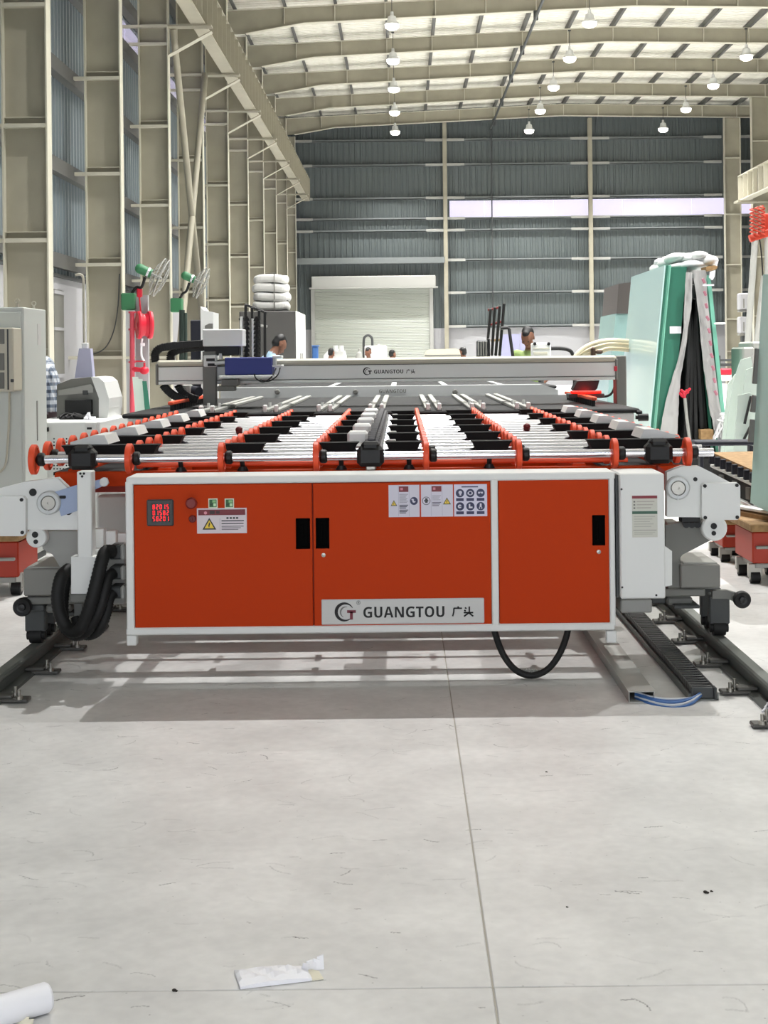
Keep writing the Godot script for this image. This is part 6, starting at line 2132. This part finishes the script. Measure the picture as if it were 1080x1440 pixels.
# ---------------------------------------------------------------- people
func skin_field(b: MB, bones: Array, cell: float, k: float, xf: Transform3D) -> void:    # joints with radii, blended and meshed as surface nets
	var lo := Vector3.ONE * 1e6
	var hi := Vector3.ONE * -1e6
	for s in bones:
		var r := maxf(s[2], s[3]) + cell * 2.0 + k
		lo = lo.min(s[0] - Vector3.ONE * r).min(s[1] - Vector3.ONE * r)
		hi = hi.max(s[0] + Vector3.ONE * r).max(s[1] + Vector3.ONE * r)
	var nx := int((hi.x - lo.x) / cell) + 2
	var ny := int((hi.y - lo.y) / cell) + 2
	var nz := int((hi.z - lo.z) / cell) + 2
	var f := PackedFloat32Array()
	f.resize(nx * ny * nz)
	f.fill(9.0)
	for s in bones:
		var a: Vector3 = s[0]
		var e: Vector3 = s[1] - a
		var l2 := maxf(e.length_squared(), 1e-8)
		var r := maxf(s[2], s[3]) + k + cell * 2.0
		var p0 := ((a.min(s[1]) - Vector3.ONE * r - lo) / cell).floor().max(Vector3.ZERO)
		var p1 := ((a.max(s[1]) + Vector3.ONE * r - lo) / cell).ceil().min(Vector3(nx - 1, ny - 1, nz - 1))
		for z in range(int(p0.z), int(p1.z) + 1):
			for y in range(int(p0.y), int(p1.y) + 1):
				for x in range(int(p0.x), int(p1.x) + 1):
					var p := lo + Vector3(x, y, z) * cell
					var t := clampf((p - a).dot(e) / l2, 0.0, 1.0)
					var dd: float = p.distance_to(a + e * t) - lerpf(s[2], s[3], t)
					var at := x + nx * (y + ny * z)
					var h := maxf(k - absf(f[at] - dd), 0.0) / k
					f[at] = minf(f[at], dd) - h * h * k * 0.25
	var ids := {}
	var pts: Array[Vector3] = []
	var step := [1, nx, nx * ny]
	for z in nz - 1:
		for y in ny - 1:
			for x in nx - 1:
				var at := x + nx * (y + ny * z)
				var inside := 0
				for c in 8:
					if f[at + (c & 1) * step[0] + (c >> 1 & 1) * step[1] + (c >> 2) * step[2]] < 0.0: inside += 1
				if inside == 0 or inside == 8: continue
				var sum := Vector3.ZERO
				var n := 0
				for c in 8:
					for ax in 3:
						if c >> ax & 1: continue
						var i0: int = at + (c & 1) * step[0] + (c >> 1 & 1) * step[1] + (c >> 2) * step[2]
						var v0 := f[i0]
						var v1 := f[i0 + step[ax]]
						if (v0 < 0.0) != (v1 < 0.0):
							var q := Vector3(c & 1, c >> 1 & 1, c >> 2)
							q[ax] += v0 / (v0 - v1)
							sum += q
							n += 1
				ids[at] = pts.size()
				pts.append(lo + (Vector3(x, y, z) + sum / n) * cell)
	var quads := []
	var nrm: Array[Vector3] = []
	nrm.resize(pts.size())
	for at in ids:
		var x: int = at % nx
		var y: int = at / nx % ny
		var z: int = at / (nx * ny)
		for ax in 3:
			var o1: int = step[(ax + 1) % 3]
			var o2: int = step[(ax + 2) % 3]
			if [x, y, z][(ax + 1) % 3] == 0 or [x, y, z][(ax + 2) % 3] == 0: continue
			if (f[at] < 0.0) == (f[at + step[ax]] < 0.0): continue
			var q := [ids.get(at), ids.get(at - o1), ids.get(at - o1 - o2), ids.get(at - o2)]
			if q.has(null): continue
			var nn := Vector3.ZERO
			nn[ax] = 1.0 if f[at] < 0.0 else -1.0
			var g: Vector3 = (pts[q[2]] - pts[q[0]]).cross(pts[q[3]] - pts[q[1]])
			if g.dot(nn) < 0.0: g = -g
			for i in q: nrm[i] += g
			quads.append(q)
	var tint: Array[Color] = []
	for p in pts:
		var best := 9.0
		var c := Color.WHITE
		for s in bones:
			var e: Vector3 = s[1] - s[0]
			var t := clampf((p - s[0]).dot(e) / maxf(e.length_squared(), 1e-8), 0.0, 1.0)
			var dd: float = p.distance_to(s[0] + e * t) - lerpf(s[2], s[3], t)
			if dd < best:
				best = dd
				c = s[4]
		tint.append(c)
	b.t = xf
	for q in quads:
		for m in [[0, 1, 2], [0, 2, 3]]:
			var w := [q[m[0]], q[m[1]], q[m[2]]]
			var order := [0, 1, 2] if (pts[w[2]] - pts[w[0]]).cross(pts[w[1]] - pts[w[0]]).dot(nrm[w[0]] + nrm[w[1]] + nrm[w[2]]) > 0.0 else [0, 2, 1]
			for i in order:
				b.col = tint[w[i]]
				b.vert(pts[w[i]], nrm[w[i]], Vector2.ZERO)
	b.t = Transform3D()
	b.col = Color.WHITE

# bend: how far the trunk leans forward; arms: forward swing and elbow bend of each arm
func human(label: String, at: Vector3, yaw: float, tall: float, bend: float, nod: float, arm: Array, shirt: Color, trousers: Color, skin: Color) -> Node3D:
	var o := thing("person", label, "person", at)
	var s := tall / 1.75
	var xf := Transform3D(Basis(Vector3.UP, yaw).scaled(Vector3.ONE * s), at)
	var bones := []
	var hands := []
	var hip := Vector3(0, 0.93, 0)
	var lean := Basis(Vector3.RIGHT, bend)          # figures face +z before they are turned
	var chest := hip + lean * Vector3(0, 0.34, 0)
	var neck := hip + lean * Vector3(0, 0.53, -0.01)
	var shoe := Color(0.05, 0.05, 0.05)
	for e in [-1.0, 1.0]:
		var hj := hip + Vector3(0.095 * e, -0.03, 0)
		var knee := Vector3(0.105 * e, 0.50, 0.02)
		var ank := Vector3(0.11 * e, 0.09, -0.02)
		bones.append([hj, knee, 0.088, 0.06, trousers])
		bones.append([knee, ank, 0.06, 0.045, trousers])
		bones.append([ank + Vector3(0, -0.045, -0.03), ank + Vector3(0.02 * e, -0.055, 0.15), 0.042, 0.034, shoe])
		var sh := hip + lean * Vector3(0.185 * e, 0.47, 0)
		var sw: Array = arm[0 if e < 0 else 1]
		var up := lean * (Basis(Vector3.RIGHT, -sw[0]) * Vector3(0.10 * e, -0.29, 0))
		var el := sh + up
		var fo := lean * (Basis(Vector3.RIGHT, -sw[0] - sw[1]) * Vector3(-0.03 * e, -0.25, 0))
		var wr := el + fo
		bones.append([hip + lean * Vector3(0.10 * e, 0.45, 0), sh, 0.062, 0.06, shirt])
		bones.append([sh, sh.lerp(el, 0.75), 0.057, 0.05, shirt])
		bones.append([sh.lerp(el, 0.7), el, 0.042, 0.038, skin])
		bones.append([el, wr, 0.038, 0.026, skin])
		var dirf := fo.normalized()
		var side := lean * Vector3(0, 0, 1)
		side = (side - dirf * side.dot(dirf)).normalized()
		var out := dirf.cross(side).normalized()
		var hand := []
		var palm := wr + dirf * 0.085
		hand.append([wr, wr + dirf * 0.04, 0.025, 0.024, skin])
		for i in 4:
			var off := side * (0.026 - 0.0175 * i)
			var k0 := palm + off
			var ln: float = [0.07, 0.078, 0.073, 0.057][i]
			var curl: Vector3 = out * -e * 0.35
			var k1: Vector3 = k0 + (dirf + curl).normalized() * ln * 0.5
			var k2: Vector3 = k1 + (dirf + curl * 3.0).normalized() * ln * 0.5
			hand.append([wr + dirf * 0.03 + off * 0.7, k0, 0.014, 0.011, skin])
			hand.append([k0, k1, 0.0095, 0.0088, skin])
			hand.append([k1, k2, 0.0088, 0.0078, skin])
		var th0 := wr + dirf * 0.03 + side * 0.024
		var th1 := th0 + (dirf * 0.7 + side * 0.8).normalized() * 0.04
		hand.append([th0, th1, 0.014, 0.011, skin])
		hand.append([th1, th1 + (dirf + side * 0.2).normalized() * 0.034, 0.011, 0.009, skin])
		hands.append(hand)
	bones.append([hip + Vector3(-0.07, -0.02, 0), hip + Vector3(0.07, -0.02, 0), 0.115, 0.115, trousers])
	bones.append([hip + lean * Vector3(0, 0.08, 0), chest, 0.125, 0.135, shirt])
	bones.append([hip + lean * Vector3(-0.07, 0.1, 0), hip + lean * Vector3(-0.085, 0.38, 0), 0.10, 0.105, shirt])
	bones.append([hip + lean * Vector3(0.07, 0.1, 0), hip + lean * Vector3(0.085, 0.38, 0), 0.10, 0.105, shirt])
	bones.append([chest, neck, 0.11, 0.06, shirt])
	var hb := lean * Basis(Vector3.RIGHT, nod)
	var head := neck + lean * Vector3(0, 0.07, 0.0) + hb * Vector3(0, 0.11, 0.02)
	bones.append([neck, head + hb * Vector3(0, -0.04, -0.01), 0.055, 0.052, skin])
	var body := MB.new()
	skin_field(body, bones, 0.026, 0.05, xf)
	for h in hands: skin_field(body, h, 0.0055, 0.008, xf)
	# the head, on a fine grid of its own
	var hd := []
	for q in [[0, 0.045, -0.02, 0, 0.03, 0.01, 0.082, 0.078], [0, -0.02, 0.03, 0, -0.075, 0.045, 0.06, 0.038], [0, 0.0, 0.075, 0, -0.022, 0.098, 0.012, 0.016], [-0.04, 0.025, 0.068, 0.04, 0.025, 0.068, 0.018, 0.018], [-0.018, -0.058, 0.082, 0.018, -0.058, 0.082, 0.010, 0.010], [-0.045, -0.02, 0.05, 0.045, -0.02, 0.05, 0.028, 0.028]]:
		hd.append([head + hb * Vector3(q[0], q[1], q[2]), head + hb * Vector3(q[3], q[4], q[5]), q[6], q[7], skin])
	for e in [-1.0, 1.0]: hd.append([head + hb * Vector3(0.078 * e, 0.015, -0.012), head + hb * Vector3(0.08 * e, -0.018, -0.008), 0.014, 0.009, skin])
	skin_field(body, hd, 0.0085, 0.018, xf)
	part(o, "body", body, M.body)
	var b := MB.new()
	var hr := []
	for q in [[0, 0.075, -0.035, 0, 0.082, 0.02, 0.078, 0.052], [0, 0.0, -0.05, 0, 0.05, -0.045, 0.066, 0.076]]:
		hr.append([head + hb * Vector3(q[0], q[1], q[2]), head + hb * Vector3(q[3], q[4], q[5]), q[6], q[7], Color.BLACK])
	skin_field(b, hr, 0.011, 0.02, xf)
	part(o, "hair", b, M.hair)
	b = MB.new()
	for e in [-1.0, 1.0]: b.ball(xf * (head + hb * Vector3(0.031 * e, 0.006, 0.082)), Vector3.ONE * 0.010 * s, 8)
	part(o, "eyes", b, M.hair)
	b = MB.new()
	b.ball(xf * (head + hb * Vector3(0, -0.057, 0.09)), Vector3(0.02, 0.004, 0.006) * s, 8)
	part(o, "mouth", b, M.print_maroon)
	o.set_meta("torso", [hip, lean, chest, neck, bones, xf])
	return o

func people() -> void:
	var dark := Color(0.47, 0.32, 0.25)
	# man in the green shirt
	human("man in a yellow green shirt looking down at the white control panel behind the bridge", Vector3(P(749, 500, 20.9).x, 0, -20.9), -0.45, 1.90, 0.16, 0.45, [[0.5, 0.7], [0.5, 0.7]], Color(0.52, 0.60, 0.36), Color(0.12, 0.12, 0.14), dark)
	human("man in a light blue shirt with bowed dark head behind the blue box", Vector3(P(372, 500, 20.9).x, 0, -20.9), 2.1, 1.86, 0.22, 0.55, [[0.6, 0.8], [0.6, 0.8]], Color(0.62, 0.74, 0.82), Color(0.12, 0.12, 0.16), dark)
	var far := [["person in black with black hair standing before the blue bin side of the roll-up door", 464, 38.0, 1.72, 2.7, Color(0.05, 0.05, 0.06)], ["person in a white shirt standing before the white box at the roll-up door", 519, 37.5, 1.73, -0.3, Color(0.85, 0.86, 0.88)], ["person in dark clothes right of the white box at the roll-up door", 549, 37.0, 1.66, 2.4, Color(0.08, 0.08, 0.09)], ["person in dark clothes standing right of the long white machine cover", 654, 33.0, 1.68, -2.3, Color(0.10, 0.10, 0.11)]]
	for s in far:
		human(s[0], Vector3(P(s[1], 500, s[2]).x, 0, -s[2]), s[4], s[3], 0.05, 0.3, [[0.3, 0.6], [0.2, 0.5]], s[5], Color(0.1, 0.1, 0.12), dark)
	# the person in the checked shirt, half hidden by the grey cabinet
	var d := 12.9
	var o := human("person in a blue and white checked shirt bending forward behind the grey switch cabinet", Vector3(P(72, 550, d).x, 0, -d), -1.75, 1.85, 0.30, 0.3, [[0.35, 0.5], [0.35, 0.5]], Color(0.70, 0.72, 0.76), Color(0.18, 0.10, 0.11), dark)
	var im := Image.create(96, 96, false, Image.FORMAT_RGB8)
	for y in 96:
		for x in 96:
			var v := int(x % 48 < 22) + int(y % 48 < 22)
			im.set_pixel(x, y, [Color(0.90, 0.91, 0.93), Color(0.50, 0.55, 0.62), Color(0.12, 0.16, 0.24)][v])
	var m := mat("checked", Color.WHITE, 0.85)
	m.albedo_texture = ImageTexture.create_from_image(im)
	m.uv1_triplanar = true; m.uv1_world_triplanar = true
	m.uv1_scale = Vector3.ONE * 8.0
	var info: Array = o.get_meta("torso")
	var sleeves := []
	for s in info[4]:
		if s[4] == Color(0.70, 0.72, 0.76): sleeves.append([s[0], s[1], s[2] + 0.012, s[3] + 0.014, Color.WHITE])
	for s in info[4]:
		if s[2] < 0.045 and s[4] == dark and s[0].y > 0.9 and s[2] > 0.03: sleeves.append([s[0], s[1], s[2] + 0.014, s[3] + 0.016, Color.WHITE])
	var b := MB.new()
	skin_field(b, sleeves, 0.024, 0.05, info[5])
	part(o, "checked_shirt", b, m)
	for c in get_children():
		if c.has_meta("torso"): c.remove_meta("torso")

# ---------------------------------------------------------------- litter on the floor in front
func on_floor(x: float, y: float, up := 0.0) -> Vector3:
	var v := (y - VY) + ROLL * (x - VX)
	var d := (EYE - up) * F / v
	return P(x, y, d)
func litter() -> void:
	var a := on_floor(338, 1392)
	var e := on_floor(455, 1378)
	var o := thing("paper_packet", "flat crumpled white paper packet lying on the floor near the front joint", "packet", a.lerp(e, 0.5))
	var ax := (e - a).normalized()
	var az := Vector3(-ax.z, 0, ax.x)
	if az.z > 0.0: az = -az
	var ln := a.distance_to(e)
	var b := MB.new()
	var n := 22
	var g := []
	for i in n + 1:
		var row := []
		for j in 5:
			var u := i / float(n)
			var wide := 0.10 * (1.0 - 0.25 * u)
			row.append(a + ax * (ln * 0.86 * u) + az * (wide * (j / 4.0)) + Vector3(0, 0.006 + ((0.003 * sin(i * 0.9 + j * 1.9) + 0.003 * sin(i * 0.37 + j * 0.7) + rng.randf_range(0.0, 0.002) + 0.004) * (1.0 if j in [1, 2, 3] and i > 0 and i < n else 0.15)) + 0.006 * sin(u * PI), 0))
		g.append(row)
	for i in n:
		for j in 4:
			b.face(g[i][j], g[i + 1][j], g[i + 1][j + 1], g[i][j + 1], g[i][j] - Vector3.UP)
	for i in n:
		for j in [0, 4]: b.face(g[i][j], g[i + 1][j], Vector3(g[i + 1][j].x, 0.001, g[i + 1][j].z), Vector3(g[i][j].x, 0.001, g[i][j].z), g[i][2])
	for i in [0, n]:
		for j in 4: b.face(g[i][j], g[i][j + 1], Vector3(g[i][j + 1].x, 0.001, g[i][j + 1].z), Vector3(g[i][j].x, 0.001, g[i][j].z), g[int(n / 2.0)][2])
	part(o, "paper", b, M.paper)
	b = MB.new()
	var c := a + ax * ln * 0.84
	b.prism([c + Vector3(0, 0.004, 0), c + ax * ln * 0.16 + Vector3(0, 0.004, 0), c + ax * ln * 0.15 + az * 0.045 + Vector3(0, 0.004, 0), c + az * 0.075 + Vector3(0, 0.004, 0)], Vector3(0, -0.003, 0))
	part(o, "torn_end", b, M.cream)
	b = MB.new()
	for i in 5:
		var an := -0.6 + i * 0.35
		var f := c + ax * (-0.012 + 0.010 * i) + az * 0.06
		b.prism([f, f + ax * 0.018, f + ax * 0.020 + Vector3(0, 0.022 + 0.008 * sin(i * 2.0), 0) + az * 0.02 * an, f + ax * 0.004 + Vector3(0, 0.026, 0) + az * 0.02 * an], az * 0.004)
	part(o, "torn_flap", b, M.paper)
	# roll of paper, lower left corner
	a = on_floor(68, 1404, 0.03)
	e = on_floor(-40, 1436, 0.03)
	o = thing("paper_roll", "white paper roll lying in the lower left corner of the floor", "paper roll", a)
	var r := 0.034
	a.y = r; e.y = r
	b = MB.new()
	var prof := [Vector2(0.012, 0.0), Vector2(r * 0.9, 0.0), Vector2(r, 0.006), Vector2(r, a.distance_to(e)), Vector2(0.0, a.distance_to(e))]
	var y := (e - a).normalized()
	var z := Vector3.UP.cross(y).normalized()
	b.lathe(prof, Transform3D(Basis(z.cross(y).normalized() * -1.0, y, z), a), 28)
	part(o, "roll", b, M.paper)
	b = MB.new()
	b.cyl(a - y * 0.002, a + y * 0.03, 0.012, -1, 14)
	part(o, "core", b, M.grey_paint)
	o = thing("paper_scrap", "small crumpled cream scrap below the white roll in the lower left corner", "scrap", on_floor(16, 1436))
	b = MB.new()
	for i in 5:
		var q := on_floor(8 + i * 6, 1432 + i * 3)
		b.prism([q, q + Vector3(0.02, 0.0, 0.01), q + Vector3(0.025, 0.018, 0.0), q + Vector3(0.005, 0.012, -0.01)], Vector3(0, -0.002, -0.003))
	part(o, "crumple", b, M.cream)
	var spots := [[992, 1256, 0.007, "dark lump of dirt on the right of the empty floor"], [245, 1394, 0.006, "brown flake of dirt lying on the front joint left of the paper packet"], [1000, 1254, 0.004, "tiny dark crumb just right of the dark lump of dirt"], [768, 1086, 0.004, "small dark crumb near the long floor joint, below the drooping hose"], [797, 1276, 0.003, "tiny dark crumb right of the long floor joint, in the middle of the floor"]]
	for s in spots:
		var q := on_floor(s[0], s[1])
		o = thing("dirt_crumb", s[3], "dirt", q, "crumbs of dirt on the floor")
		b = MB.new()
		b.ball(q + Vector3(0, s[2] * 0.5, 0), Vector3(s[2], s[2] * 0.55, s[2] * 0.8), 8, Basis(Vector3.UP, s[0]))
		b.ball(q + Vector3(s[2] * 0.9, s[2] * 0.3, s[2] * 0.2), Vector3(s[2] * 0.6, s[2] * 0.4, s[2] * 0.5), 8)
		part(o, "lump", b, M.soil)
	o = thing("string_tuft", "white twisted tuft of string beside the right floor rail", "string", on_floor(1075, 1000))
	b = MB.new()
	for i in 3:
		var q := on_floor(1072 + i * 3, 1004 - i * 5)
		b.tube([q + Vector3(0, 0.008, 0), q + Vector3(0.015, 0.02, -0.01), q + Vector3(0.03, 0.012, -0.04), q + Vector3(0.05, 0.006, -0.05)], 0.006, 6)
	part(o, "strand", b, M.paper)
